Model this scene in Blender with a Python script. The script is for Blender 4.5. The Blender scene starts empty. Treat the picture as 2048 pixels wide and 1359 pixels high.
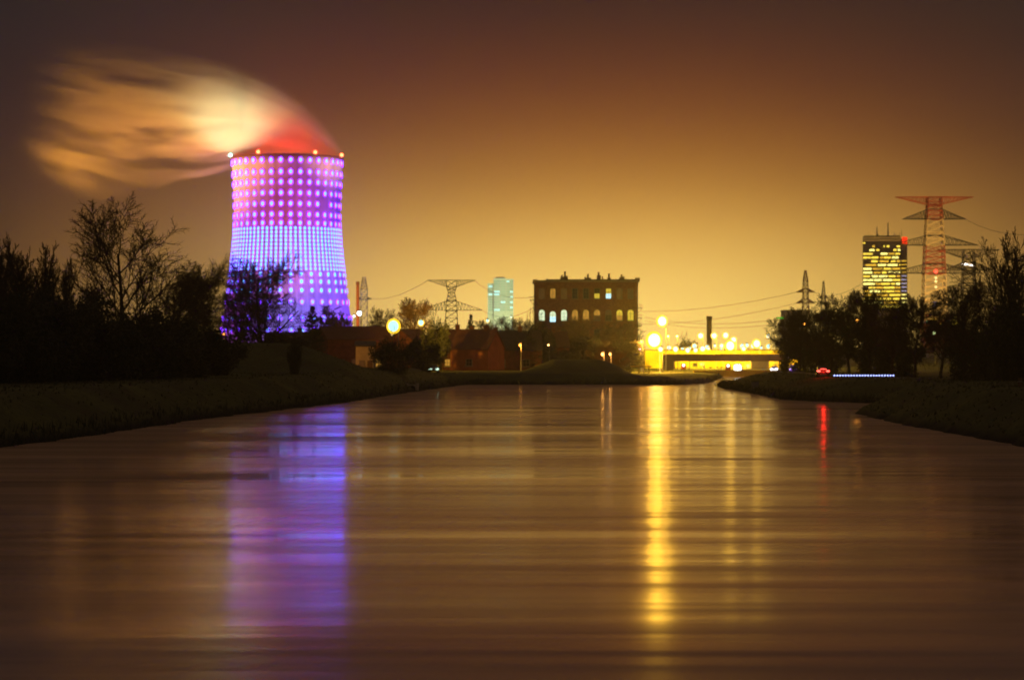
import bpy, math, random
import numpy as np
from mathutils import Vector, Matrix
R = math.radians
S = bpy.context.scene
COL = S.collection
random.seed(7)

# ---------------------------------------------------------------- camera
CH = 6.0                       # camera height over the water
F = 85.0 / 36.0 * 2048.0       # focal length in photo pixels
HY = 700.0                     # horizon row in the photo
HZ = 0.00018                    # haze density
def EF(d): return math.exp(HZ*d)
def P(px, py, d):
    return Vector(((px - 1024.0) / F * d, d, CH + (HY - py) / F * d))
def PX(px, d): return (px - 1024.0) / F * d
def PZ(py, d): return CH + (HY - py) / F * d

cd = bpy.data.cameras.new('camera'); cam = bpy.data.objects.new('camera', cd); COL.objects.link(cam)
cam.location = (0, 0, CH); cam.rotation_euler = (R(90), 0, 0)
cd.lens = 85; cd.sensor_width = 36; cd.shift_y = (HY - 679.5) / 2048.0
cd.clip_start = 0.5; cd.clip_end = 30000
cd.dof.use_dof = True; cd.dof.focus_distance = 120; cd.dof.aperture_fstop = 0.95
S.camera = cam

# ---------------------------------------------------------------- render look
S.view_settings.view_transform = 'Standard'; S.view_settings.look = 'None'
S.view_settings.exposure = 0; S.view_settings.gamma = 1
try: S.view_settings.use_curve_mapping = False
except Exception: pass
S.render.engine = 'CYCLES'
cy = S.cycles
cy.use_denoising = True
try: cy.denoiser = 'OPENIMAGEDENOISE'
except Exception: pass
cy.max_bounces = 5; cy.diffuse_bounces = 1; cy.glossy_bounces = 3; cy.volume_bounces = 0
cy.transparent_max_bounces = 12; cy.transmission_bounces = 2
cy.sample_clamp_indirect = 4.0; cy.sample_clamp_direct = 8.0
cy.volume_step_rate = 1.0; cy.volume_max_steps = 128
cy.use_light_tree = True
try: cy.use_adaptive_sampling = False
except Exception: pass

# ---------------------------------------------------------------- sky (light pollution dome)
W = bpy.data.worlds.new('World'); S.world = W; W.use_nodes = True
nt = W.node_tree; nt.nodes.clear()
def N(t, ty, **k):
    n = t.nodes.new(ty)
    for a, b in k.items(): setattr(n, a, b)
    return n
def math_(t, op, a, b=None, c=None, clamp=False):
    n = N(t, 'ShaderNodeMath', operation=op); n.use_clamp = clamp
    for i, v in enumerate((a, b, c)):
        if v is None: continue
        if isinstance(v, (int, float)): n.inputs[i].default_value = v
        else: t.links.new(v, n.inputs[i])
    return n.outputs[0]
tc = N(nt, 'ShaderNodeTexCoord'); sx = N(nt, 'ShaderNodeSeparateXYZ'); nt.links.new(tc.outputs['Generated'], sx.inputs[0])
az = math_(nt, 'MULTIPLY', math_(nt, 'ARCTAN2', sx.outputs[0], sx.outputs[1]), 57.29578)
el = math_(nt, 'MULTIPLY', math_(nt, 'ARCSINE', sx.outputs[2]), 57.29578)
azd = math_(nt, 'SUBTRACT', az, 1.9)
SKYK = 1.68
def lobe(e0, a0, amp):
    e2 = math_(nt, 'POWER', math_(nt, 'ABSOLUTE', math_(nt, 'DIVIDE', el, e0)), 2.0)
    a2 = math_(nt, 'POWER', math_(nt, 'ABSOLUTE', math_(nt, 'DIVIDE', azd, a0)), 2.2)
    x = math_(nt, 'EXPONENT', math_(nt, 'MULTIPLY', math_(nt, 'ADD', e2, a2), -1.0))
    return math_(nt, 'MULTIPLY', x, amp)
nz = N(nt, 'ShaderNodeTexNoise'); nz.inputs['Scale'].default_value = 5.0; nz.inputs['Detail'].default_value = 3
mp = N(nt, 'ShaderNodeMapping'); mp.inputs['Scale'].default_value = (1, 1, 3.5)
nt.links.new(tc.outputs['Generated'], mp.inputs[0]); nt.links.new(mp.outputs[0], nz.inputs[0])
var = math_(nt, 'ADD', math_(nt, 'MULTIPLY', nz.outputs[0], 0.24), 0.88)
chans = []
for e0, a0, amp, base in ((4.3, 9.6, .86, .0095), (3.5, 9.0, .58, .0080), (2.9, 8.4, .14, .0088)):
    v = math_(nt, 'ADD', lobe(e0, a0, amp), base)
    hi_ = N(nt, 'ShaderNodeMapRange', interpolation_type='SMOOTHSTEP'); nt.links.new(el, hi_.inputs[0]); hi_.inputs[1].default_value = 11; hi_.inputs[2].default_value = 32; hi_.inputs[3].default_value = 0; hi_.inputs[4].default_value = {4.3: .07, 3.5: .042, 2.9: .024}.get(e0, .03)
    v = math_(nt, 'ADD', math_(nt, 'MULTIPLY', math_(nt, 'MULTIPLY', v, var), SKYK), hi_.outputs[0])
    chans.append(v)
cb = N(nt, 'ShaderNodeCombineXYZ')
for i in range(3): nt.links.new(chans[i], cb.inputs[i])
bg = N(nt, 'ShaderNodeBackground'); bg.inputs[1].default_value = 1.0
nt.links.new(cb.outputs[0], bg.inputs[0])
wo = N(nt, 'ShaderNodeOutputWorld'); nt.links.new(bg.outputs[0], wo.inputs[0])

# ---------------------------------------------------------------- materials
def mat(name, col, rough=.8, var=.25, scale=1.0, metal=0.0, bump=0.0, stretch=(1, 1, 1), col2=None, spec=.3):
    m = bpy.data.materials.new(name); m.use_nodes = True; t = m.node_tree
    b = t.nodes['Principled BSDF']
    b.inputs['Roughness'].default_value = rough; b.inputs['Metallic'].default_value = metal
    b.inputs['Specular IOR Level'].default_value = spec
    tcn = N(t, 'ShaderNodeTexCoord'); mpn = N(t, 'ShaderNodeMapping'); mpn.inputs['Scale'].default_value = stretch
    no = N(t, 'ShaderNodeTexNoise'); no.inputs['Scale'].default_value = scale; no.inputs['Detail'].default_value = 5
    t.links.new(tcn.outputs['Object'], mpn.inputs[0]); t.links.new(mpn.outputs[0], no.inputs[0])
    cr = N(t, 'ShaderNodeValToRGB'); cr.color_ramp.elements[0].position = .3; cr.color_ramp.elements[1].position = .7
    lo = tuple(c * (1 - var) for c in col); hi = tuple(min(1, c * (1 + var)) for c in (col2 or col))
    cr.color_ramp.elements[0].color = (*lo, 1); cr.color_ramp.elements[1].color = (*hi, 1)
    t.links.new(no.outputs[0], cr.inputs[0]); t.links.new(cr.outputs[0], b.inputs['Base Color'])
    if bump:
        bp = N(t, 'ShaderNodeBump'); bp.inputs['Strength'].default_value = bump
        t.links.new(no.outputs[0], bp.inputs['Height']); t.links.new(bp.outputs[0], b.inputs['Normal'])
    return m
def emat(name, col, strength, sample=False, base=(.1, .1, .1), noise=0.0, nscale=1.0):
    m = bpy.data.materials.new(name); m.use_nodes = True; t = m.node_tree
    b = t.nodes['Principled BSDF']; b.inputs['Base Color'].default_value = (*base, 1)
    b.inputs['Emission Color'].default_value = (*col, 1); b.inputs['Emission Strength'].default_value = strength
    if noise:
        tcn = N(t, 'ShaderNodeTexCoord'); no = N(t, 'ShaderNodeTexNoise'); no.inputs['Scale'].default_value = nscale
        t.links.new(tcn.outputs['Object'], no.inputs[0])
        v = math_(t, 'MULTIPLY', math_(t, 'ADD', math_(t, 'MULTIPLY', math_(t, 'SUBTRACT', no.outputs[0], .5), 4 * noise), 1.0, clamp=False), strength)
        v = math_(t, 'MAXIMUM', v, 0.02)
        t.links.new(v, b.inputs['Emission Strength'])
    m.cycles.emission_sampling = 'FRONT_BACK' if sample else 'NONE'
    return m
M = dict(
    bark=mat('bark', (.055, .038, .026), .9, .4, 3, stretch=(1, 1, .2), bump=.3),
    twig=mat('twigs', (.07, .045, .03), .9, .3, 2),
    leaf=mat('dark_foliage', (.045, .05, .022), .8, .45, 1.2),
    grassblade=mat('grass_blades', (.075, .08, .028), .85, .5, .25),
    conifer=mat('conifer_needles', (.03, .045, .022), .8, .4, 1.5),
    dry_lit=mat('dry_and_lit_twigs', (.12, .07, .03), .9, .4, 2),
    brick=mat('brick', (.22, .06, .03), .85, .25, 1.3, col2=(.27, .10, .05)),
    brick_d=mat('dark_brick', (.16, .06, .035), .85, .3, 1.3),
    brick_o=mat('orange_brick', (.26, .09, .04), .85, .2, .8),
    stone=mat('stone_trim', (.3, .22, .16), .8, .2, 2),
    tile=mat('roof_tiles', (.11, .045, .03), .7, .3, 2.5, stretch=(1, 1, 4)),
    slate=mat('dark_roof', (.05, .04, .04), .6, .3, 2),
    plaster=mat('pale_plaster', (.42, .36, .28), .85, .15, .8),
    concrete=mat('concrete', (.28, .26, .23), .85, .2, .6, bump=.1),
    steel=mat('dark_steel', (.06, .055, .05), .5, .3, 2, metal=.3),
    galv=mat('galvanised_steel', (.3, .28, .25), .45, .2, 2, metal=.4),
    red=mat('red_paint', (.5, .03, .02), .6, .3, .3),
    white=mat('white_paint', (.75, .72, .66), .6, .12, .3),
    frame=mat('window_frame', (.2, .17, .13), .6, .2, 3),
    rubber=mat('rubber', (.015, .015, .015), .8, .2, 5),
    carpaint=mat('car_paint', (.03, .035, .05), .25, .15, 1, metal=.4, spec=.5),
    cargrey=mat('grey_car_paint', (.18, .18, .19), .25, .15, 1, metal=.4, spec=.5),
    glass_d=mat('dark_glass', (.02, .022, .028), .08, .2, 1, spec=.6),
    wood=mat('weathered_wood', (.14, .09, .05), .85, .3, 3, stretch=(1, 1, .2)),
    steelc=mat('weathered_deck', (.10, .06, .035), .85, .3, .5),
    cable=mat('cable', (.03, .025, .02), .6, .2, 1),
)

# ---------------------------------------------------------------- mesh builder
class MB:
    def __init__(s): s.v = []; s.f = []; s.m = []
    def add(s, vs, fs, mi=0):
        o = len(s.v); s.v += [tuple(v) for v in vs]
        s.f += [tuple(i + o for i in f) for f in fs]; s.m += [mi] * len(fs)
    def box(s, x0, x1, y0, y1, z0, z1, mi=0):
        s.add([(x0,y0,z0),(x1,y0,z0),(x1,y1,z0),(x0,y1,z0),(x0,y0,z1),(x1,y0,z1),(x1,y1,z1),(x0,y1,z1)],
              [(0,3,2,1),(4,5,6,7),(0,1,5,4),(1,2,6,5),(2,3,7,6),(3,0,4,7)], mi)
    def bar(s, a, b, r, r2=None, n=4, mi=0, cap=True):
        a = Vector(a); b = Vector(b); r2 = r if r2 is None else r2
        d = b - a
        if d.length < 1e-6: return
        d.normalize(); u = d.cross(Vector((0, 0, 1)))
        if u.length < .05: u = d.cross(Vector((1, 0, 0)))
        u.normalize(); w = d.cross(u)
        vs = []
        for p, q in ((a, r), (b, r2)):
            for i in range(n):
                t = 2 * math.pi * (i + .5) / n; vs.append(p + (u * math.cos(t) + w * math.sin(t)) * q)
        fs = [(i, (i + 1) % n, n + (i + 1) % n, n + i) for i in range(n)]
        if cap: fs += [tuple(range(n))[::-1], tuple(range(n, 2 * n))]
        s.add(vs, fs, mi)
    def tube(s, pts, rs, n=4, mi=0):
        rings = []; up = None
        for i, p in enumerate(pts):
            d = (pts[min(i + 1, len(pts) - 1)] - pts[max(i - 1, 0)])
            if d.length < 1e-6: d = Vector((0, 0, 1))
            d.normalize()
            if up is None:
                up = d.cross(Vector((.37, .9, .1)));
                if up.length < .05: up = d.cross(Vector((0, 0, 1)))
            u = (up - d * up.dot(d)); u.normalize(); up = u; w = d.cross(u)
            rings.append([p + (u * math.cos(2*math.pi*k/n) + w * math.sin(2*math.pi*k/n)) * rs[i] for k in range(n)])
        vs = [v for r_ in rings for v in r_]
        fs = [(j*n + k, j*n + (k+1) % n, (j+1)*n + (k+1) % n, (j+1)*n + k) for j in range(len(pts)-1) for k in range(n)]
        fs.append(tuple(range((len(pts)-1)*n, len(pts)*n)))
        s.add(vs, fs, mi)
    def lathe(s, prof, c=(0, 0, 0), n=24, mi=0, cap=True):
        vs = []
        for r_, z in prof:
            for k in range(n):
                t = 2*math.pi*k/n; vs.append((c[0] + r_*math.cos(t), c[1] + r_*math.sin(t), c[2] + z))
        fs = [(j*n + k, j*n + (k+1) % n, (j+1)*n + (k+1) % n, (j+1)*n + k) for j in range(len(prof)-1) for k in range(n)]
        if cap: fs += [tuple(range(n))[::-1], tuple(range((len(prof)-1)*n, len(prof)*n))]
        s.add(vs, fs, mi)
    def ball(s, c, r, n=10, mi=0, sz=(1, 1, 1)):
        prof = [(max(1e-3, math.sin(math.pi*i/n)), -math.cos(math.pi*i/n)) for i in range(n+1)]
        t = MB(); t.lathe(prof, n=n+2, cap=False)
        s.add([(c[0]+v[0]*r*sz[0], c[1]+v[1]*r*sz[1], c[2]+v[2]*r*sz[2]) for v in t.v], t.f, mi)
    def prism(s, pts, y0, y1, mi=0):      # outline in x,z extruded along y
        n = len(pts)
        vs = [(x, y0, z) for x, z in pts] + [(x, y1, z) for x, z in pts]
        fs = [tuple(range(n)), tuple(range(n, 2*n))[::-1]] + [(i, n+i, n+(i+1) % n, (i+1) % n) for i in range(n)]
        s.add(vs, fs, mi)
    def build(s, name, mats, parent=None, loc=None, smooth=False, kind=None):
        me = bpy.data.meshes.new(name); me.from_pydata(s.v, [], s.f)
        mats = mats if isinstance(mats, (list, tuple)) else [mats]
        for m in mats: me.materials.append(m)
        if len(mats) > 1: me.polygons.foreach_set('material_index', s.m)
        if smooth: me.polygons.foreach_set('use_smooth', [True] * len(me.polygons))
        me.update()
        o = bpy.data.objects.new(name, me); COL.objects.link(o)
        if parent: o.parent = parent
        if loc is not None: o.location = loc
        if kind: o['kind'] = kind
        return o
def tag(o, label, cat, group=None):
    o['label'] = label; o['category'] = cat
    if group: o['group'] = group
    return o
def thing(name, label, cat, loc=(0, 0, 0), rz=0, group=None, scale=None):
    o = bpy.data.objects.new(name, None); COL.objects.link(o); o.location = loc; o.rotation_euler = (0, 0, rz)
    if scale: o.scale = scale
    o.empty_display_size = 1
    return tag(o, label, cat, group)
KIDS = {}
def copy_thing(root, loc, label, rz=0, scale=None, name=None):
    r = root.copy(); COL.objects.link(r); r.location = loc; r.rotation_euler = (0, 0, rz)
    if scale: r.scale = scale
    if label: r['label'] = label
    for ch in list(root.children):
        c = ch.copy(); COL.objects.link(c); c.parent = r
        for g in list(ch.children):
            d = g.copy(); COL.objects.link(d); d.parent = c
    return r
def lamp(name, parent, loc, col, power, radius=.3, spot=None, aim=None):
    l = bpy.data.lights.new(name, 'SPOT' if spot else 'POINT'); l.energy = power; l.color = col; l.shadow_soft_size = radius
    if spot: l.spot_size = R(spot); l.spot_blend = .8
    o = bpy.data.objects.new(name, l); COL.objects.link(o); o.parent = parent; o.location = loc
    if aim is not None:
        d = Vector(aim) - (Vector(parent.location) + Vector(loc))
        o.rotation_euler = d.to_track_quat('-Z', 'Y').to_euler()
    return o

# ---------------------------------------------------------------- terrain and water
WP = [(-40,-80),(-34,60),(-31.5,149),(-29.4,173),(-27.1,210),(-22.1,252),(-18.9,282),(-14.2,350),(-12,377),(-8.2,420),(0,422),
      (23,421),(30,424),(36,444),(45,520),(56,640),(66,640),(58,520),(43,446),(35,414),(33.2,380),(33.6,341),(32.8,296),(35.9,282),
      (40.3,274),(60,271),(110,268),(110,236),(60,240),(38,234),(32.6,230),(31.4,196),(31.7,175),(31.8,150),(33,60),(40,-80)]
def smooth(a, b, x):
    t = np.clip((x - a) / (b - a), 0, 1); return t*t*(3-2*t)
def wdist(x, y):
    best = np.full(x.shape, 1e9); inside = np.zeros(x.shape, bool)
    for i in range(len(WP)):
        ax, ay = WP[i]; bx, by = WP[(i+1) % len(WP)]
        dx, dy = bx-ax, by-ay; t = np.clip(((x-ax)*dx + (y-ay)*dy) / (dx*dx+dy*dy), 0, 1)
        best = np.minimum(best, np.hypot(x-ax-t*dx, y-ay-t*dy))
        c = ((ay > y) != (by > y)) & (x < (bx-ax)*(y-ay)/(by-ay+1e-12)+ax)
        inside ^= c
    return np.where(inside, -best, best)
def wob(x, y, s, k=0.0):
    return (np.sin(x/s+1.3+k)*np.cos(y/s*1.17+.5*k) + .5*np.sin(x/s*2.3+y/s*1.9+k) + .25*np.sin(x/s*4.7-y/s*4.1+2*k)) / 1.75
def height(x, y):
    x = np.asarray(x, float); y = np.asarray(y, float)
    d = wdist(x, y) + .5*wob(x, y, 4.0) + .22*wob(x, y, 1.1, 2)
    H = np.full(x.shape, 3.05)
    right = smooth(20, 34, x)
    H = H - .75*right*smooth(238, 262, y)                         # right mid bank lower
    H = H - 1.15*(1-right)*smooth(395, 430, y)                     # far bank
    lock = smooth(19, 27, x)*smooth(405, 440, y)*(1-smooth(90, 130, x))
    H = H*(1-lock) + .85*lock
    w = 9 + 0*x
    w = np.where((x > 20) & (y > 250) & (y < 440), 13, w)
    steep = .55*smooth(0, .9, d)
    slope = (H-.55)*smooth(.3, 1, d/w*1.0+.3)
    h = np.where(d > 0, steep + slope, np.maximum(-1.5, d*.7))
    land = smooth(1.5, 8, d)
    # grassy dike on the left
    end = np.clip((-19 - x)/11.0, 0, 1); cross = smooth(0, 1, np.clip(1-np.abs(y-335)/26, 0, 1))
    h = h + land*4.0*np.clip(end, 0, 1)*cross
    # mound in front of the brick building
    mx = np.clip(1-np.maximum(0, np.abs(x-12.2)-4.6)/6.2, 0, 1); my = smooth(0, 1, np.clip(1-np.abs(y-452)/17, 0, 1))
    h = h + land*2.4*mx*my
    h = h + land*.9*np.exp(-((x-29)/3.5)**2-((y-436)/5)**2)
    h = h + land*.10*wob(x, y, 7, 1) + land*.05*wob(x, y, 2, 3)
    h = h + smooth(700, 1500, y)*0 + smooth(30, 60, x)*smooth(350, 300, y)*0
    return h
def axis(segs):
    out = []
    for a, b, s in segs:
        n = max(1, int(round((b-a)/s))); out += [a + (b-a)*i/n for i in range(n)]
    out.append(segs[-1][1]); return np.array(out)
xs = axis([(-9000,-1500,1500),(-1500,-300,150),(-300,-90,10),(-90,-50,2.5),(-50,66,.8),(66,120,2.5),(120,300,10),(300,1500,150),(1500,9000,1500)])
ys = axis([(-400,-80,80),(-80,120,8),(120,470,1.7),(470,660,3.5),(660,1000,30),(1000,3000,250),(3000,15000,2000)])
gx, gy = np.meshgrid(xs, ys); gz = height(gx, gy)
nx, ny = len(xs), len(ys)
me = bpy.data.meshes.new('ground')
vv = np.stack([gx, gy, gz], -1).reshape(-1, 3)
idx = np.arange(nx*ny).reshape(ny, nx)
ff = np.stack([idx[:-1,:-1], idx[:-1,1:], idx[1:,1:], idx[1:,:-1]], -1).reshape(-1, 4)
me.vertices.add(len(vv)); me.vertices.foreach_set('co', vv.ravel())
me.loops.add(ff.size); me.loops.foreach_set('vertex_index', ff.ravel().astype(np.int32))
me.polygons.add(len(ff)); me.polygons.foreach_set('loop_start', np.arange(0, ff.size, 4, dtype=np.int32))
me.polygons.foreach_set('use_smooth', np.ones(len(ff), bool)); me.update(calc_edges=True)
gm = bpy.data.materials.new('grass_ground'); gm.use_nodes = True; t = gm.node_tree; b = t.nodes['Principled BSDF']
b.inputs['Roughness'].default_value = .9; b.inputs['Specular IOR Level'].default_value = .15
tcn = N(t, 'ShaderNodeTexCoord'); n1 = N(t, 'ShaderNodeTexNoise'); n1.inputs['Scale'].default_value = .12; n1.inputs['Detail'].default_value = 8; n1.inputs['Roughness'].default_value = .65
n2 = N(t, 'ShaderNodeTexNoise'); n2.inputs['Scale'].default_value = 2.2; n2.inputs['Detail'].default_value = 6
t.links.new(tcn.outputs['Object'], n1.inputs[0]); t.links.new(tcn.outputs['Object'], n2.inputs[0])
cr = N(t, 'ShaderNodeValToRGB'); e = cr.color_ramp.elements
e[0].position = .3; e[0].color = (.05, .035, .02, 1); e[1].position = .66; e[1].color = (.11, .115, .03, 1)
e3 = e.new(.48); e3.color = (.065, .07, .022, 1)
mixv = math_(t, 'ADD', math_(t, 'MULTIPLY', n1.outputs[0], .6), math_(t, 'MULTIPLY', n2.outputs[0], .4))
t.links.new(mixv, cr.inputs[0])
geo = N(t, 'ShaderNodeSeparateXYZ'); t.links.new(tcn.outputs['Object'], geo.inputs[0])
wet = N(t, 'ShaderNodeMapRange'); wet.inputs[1].default_value = .35; wet.inputs[2].default_value = .85
t.links.new(math_(t, 'ADD', geo.outputs[2], math_(t, 'MULTIPLY', n2.outputs[0], .3)), wet.inputs[0])
mx_ = N(t, 'ShaderNodeMix', data_type='RGBA'); t.links.new(wet.outputs[0], mx_.inputs[0])
mx_.inputs[6].default_value = (.012, .010, .008, 1); t.links.new(cr.outputs[0], mx_.inputs[7]); t.links.new(mx_.outputs[2], b.inputs['Base Color'])
bp = N(t, 'ShaderNodeBump'); bp.inputs['Strength'].default_value = .6; bp.inputs['Distance'].default_value = .3
t.links.new(n2.outputs[0], bp.inputs['Height']); t.links.new(bp.outputs[0], b.inputs['Normal'])
me.materials.append(gm)
ground = bpy.data.objects.new('ground', me); COL.objects.link(ground); ground['kind'] = 'structure'
def GZ(x, y): return float(height(np.array([x]), np.array([y]))[0])

# water: one sheet, wind and slow swell make streaks across the view
wm = bpy.data.materials.new('canal_water'); wm.use_nodes = True; t = wm.node_tree; b = t.nodes['Principled BSDF']
b.inputs['Base Color'].default_value = (.06, .036, .02, 1); b.inputs['IOR'].default_value = 1.75
b.inputs['Roughness'].default_value = .13
tcn = N(t, 'ShaderNodeTexCoord')
def streak(sxx, syy, seed, detail=2, rotz_=1.2):
    mp = N(t, 'ShaderNodeMapping'); mp.inputs['Scale'].default_value = (1/sxx, 1/syy, 1); mp.inputs['Location'].default_value = (seed, seed*.7, 0)
    mp.inputs['Rotation'].default_value = (0, 0, R(rotz_))
    n = N(t, 'ShaderNodeTexNoise'); n.inputs['Scale'].default_value = 1; n.inputs['Detail'].default_value = detail; n.inputs['Roughness'].default_value = .55
    t.links.new(tcn.outputs['Object'], mp.inputs[0]); t.links.new(mp.outputs[0], n.inputs[0]); return n.outputs[0]
hsum = None
for sxx, syy, amp, sd, rz_ in ((16, 2.0, .010, 3, 3), (34, 3.4, .022, 7, -2.5), (60, 8, .07, 11, 1.5), (90, 34, .36, 23, -1), (8, .8, .0025, 31, 1)):
    v = math_(t, 'MULTIPLY', streak(sxx, syy, sd, 1, rz_), amp)
    hsum = v if hsum is None else math_(t, 'ADD', hsum, v)
bp = N(t, 'ShaderNodeBump'); bp.inputs['Strength'].default_value = 1.0; bp.inputs['Distance'].default_value = 1.0
t.links.new(hsum, bp.inputs['Height']); t.links.new(bp.outputs[0], b.inputs['Normal'])
rr = N(t, 'ShaderNodeMapRange'); rr.inputs[1].default_value = .35; rr.inputs[2].default_value = .65; rr.inputs[3].default_value = .08; rr.inputs[4].default_value = .17
t.links.new(streak(70, 12, 51, 3), rr.inputs[0]); t.links.new(rr.outputs[0], b.inputs['Roughness'])
# wind ripples: a second, much rougher reflection mixed in
gl = N(t, 'ShaderNodeBsdfGlossy'); gl.inputs['Color'].default_value = (.97, .68, .47, 1); gl.inputs['Roughness'].default_value = .42
t.links.new(bp.outputs[0], gl.inputs['Normal'])
mxs = N(t, 'ShaderNodeMixShader'); t.links.new(b.outputs[0], mxs.inputs[1]); t.links.new(gl.outputs[0], mxs.inputs[2])
fr_ = N(t, 'ShaderNodeMapRange'); fr_.inputs[1].default_value = .36; fr_.inputs[2].default_value = .64; fr_.inputs[3].default_value = .24; fr_.inputs[4].default_value = .50
t.links.new(math_(t, 'ADD', math_(t, 'MULTIPLY', streak(45, 7, 77, 2, -1.5), .6), math_(t, 'MULTIPLY', streak(28, 1.6, 91, 2, 2), .4)), fr_.inputs[0]); t.links.new(fr_.outputs[0], mxs.inputs[0])
t.links.new(mxs.outputs[0], t.nodes['Material Output'].inputs['Surface'])
wb = MB(); wb.add([(-130, -80, 0), (130, -80, 0), (130, 660, 0), (-130, 660, 0)], [(0, 1, 2, 3)])
wat = wb.build('water', wm, kind='structure')

# reeds and rough grass at the waterline
rb = MB(); rnd = random.Random(3)
for i in range(16000):
    k = rnd.randrange(2, 29); (ax, ay), (bx, by) = WP[k], WP[k+1]
    if 12 <= k <= 17 and rnd.random() < .5: continue
    tt = rnd.random(); x = ax+(bx-ax)*tt + rnd.gauss(0, .8); y = ay+(by-ay)*tt + rnd.gauss(0, .8)
    z = GZ(x, y) if i % 1 == 0 else 0
    if z < -.15: continue
    hh = rnd.uniform(.2, .65)*(1.6 if rnd.random() < .1 else 1); a = rnd.uniform(0, 3.14); wd = rnd.uniform(.03, .09)
    lx, ly = rnd.gauss(0, .15), rnd.gauss(0, .15)
    rb.add([(x-wd*math.cos(a), y-wd*math.sin(a), z-.1), (x+wd*math.cos(a), y+wd*math.sin(a), z-.1), (x+lx, y+ly, z+hh)], [(0, 1, 2)])
reeds = rb.build('reeds', M['leaf'], kind='stuff'); tag(reeds, 'short rough grass and reeds along the waterline of the banks', 'reeds')

gb = MB()
for i in range(16000):
    side = rnd.random()
    y = 100 + 330*rnd.random()**1.5
    if side < .5: x = -14 - rnd.random()**1.4*26 - (350-y)*.055
    else: x = 32 + rnd.random()**1.3*26
    gb.v.append((x, y, 0))
gxy = np.array(gb.v); gz_ = height(gxy[:, 0], gxy[:, 1]); gb = MB()
for (x, y, _), z in zip(gxy, gz_):
    if z < .5: continue
    h_ = rnd.uniform(.08, .24)*(1.8 if rnd.random() < .08 else 1); a = rnd.uniform(0, 3.14); w_ = rnd.uniform(.05, .16)
    gb.add([(x-w_*math.cos(a), y-w_*math.sin(a), z-.05), (x+w_*math.cos(a), y+w_*math.sin(a), z-.05), (x+rnd.gauss(0, .12), y+rnd.gauss(0, .12), z+h_)], [(0, 1, 2)])
gobj = gb.build('grass', M['grassblade'], kind='stuff'); tag(gobj, 'rough grass tufts growing over the canal banks', 'grass')
# footpath on the right bank
pb = MB(); prev = None
pathpts = [(112, 262+20), (80, 292), (62, 302), (52, 320), (47, 350), (46, 390), (50, 430), (56, 450)]
for i in range(len(pathpts)-1):
    for j in range(8):
        for kk in (0, 1):
            pass
def sweep(mb, pts, wd, lift, n=8):
    P2 = []
    for i in range(len(pts)-1):
        for j in range(n):
            q = j/n; P2.append((pts[i][0]*(1-q)+pts[i+1][0]*q, pts[i][1]*(1-q)+pts[i+1][1]*q))
    P2.append(pts[-1]); vs = []
    for i, (x, y) in enumerate(P2):
        a = P2[max(0, i-1)]; c = P2[min(len(P2)-1, i+1)]; dx, dy = c[0]-a[0], c[1]-a[1]; L = math.hypot(dx, dy)
        nx_, ny_ = -dy/L*wd/2, dx/L*wd/2
        for s_ in (-1, -.33, .33, 1):
            X, Y = x+nx_*s_, y+ny_*s_; vs.append((X, Y, GZ(X, Y)+lift))
    mb.add(vs, [(i*4+k, (i+1)*4+k, (i+1)*4+k+1, i*4+k+1) for i in range(len(P2)-1) for k in range(3)])
sweep(pb, pathpts, 3.0, .06)
pb.build('path', mat('path_gravel', (.2, .16, .12), .9, .2, 2), kind='structure')

# ---------------------------------------------------------------- trees
def rot_about(v, axis_, a): return Matrix.Rotation(a, 3, axis_) @ v
def grow_tree(seed, nb, ang, ratio, trop, jit, trunk=.3, r0=.022, spread=1.0, fine=.0035, bare_bottom=.25, tilt=.05):
    """unit-height tree: returns (trunk MB, crown MB)"""
    rn = random.Random(seed); T = MB(); C = MB(); maxlv = len(nb)
    def br(p, d, L, r, lv):
        ns = (7, 5, 4, 3, 2)[min(lv, 4)]; pts = [p.copy()]; ds = [d.copy()]
        for i in range(ns):
            d = d + Vector((rn.gauss(0, jit[min(lv, len(jit)-1)]), rn.gauss(0, jit[min(lv, len(jit)-1)]), rn.gauss(0, jit[min(lv, len(jit)-1)]) + trop[min(lv, len(trop)-1)]))
            d.normalize(); p = p + d*(L/ns); pts.append(p.copy()); ds.append(d.copy())
        rs = [max(fine*.6, r*(1-.6*i/ns)) for i in range(ns+1)]
        (T if lv == 0 else C).tube(pts, rs, n=6 if lv == 0 else (4 if lv == 1 else 3))
        if lv >= maxlv: return
        k = nb[lv]; az0 = rn.uniform(0, 6.28)
        for i in range(k):
            tpos = (bare_bottom if lv == 0 else .18) + (1-(bare_bottom if lv == 0 else .18))*(i+rn.uniform(.1, .9))/k
            fi = tpos*ns; j = min(ns-1, int(fi)); q = fi-j; pp = pts[j]*(1-q) + pts[j+1]*q; dd = ds[j+1]
            ax = dd.cross(Vector((0, 0, 1)))
            if ax.length < .05: ax = Vector((1, 0, 0))
            ax.normalize(); a = ang[min(lv, len(ang)-1)]*rn.uniform(.6, 1.35)
            nd = rot_about(dd, ax, a); nd = rot_about(nd, dd, az0 + i*2.399 + rn.uniform(-.4, .4))
            Lc = L*ratio[min(lv, len(ratio)-1)]*(1-.45*tpos)*rn.uniform(.7, 1.25)
            br(pp, nd, Lc, max(fine, rs[j]*.55), lv+1)
    br(Vector((0, 0, -.01)), Vector((rn.gauss(0, tilt), rn.gauss(0, tilt), 1)).normalized(), .8, r0, 0)
    vs = np.array(C.v); zmax = vs[:, 2].max(); wx = np.percentile(np.abs(vs[:, 0]), 98.5)*2
    return T, C, zmax, wx
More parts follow.
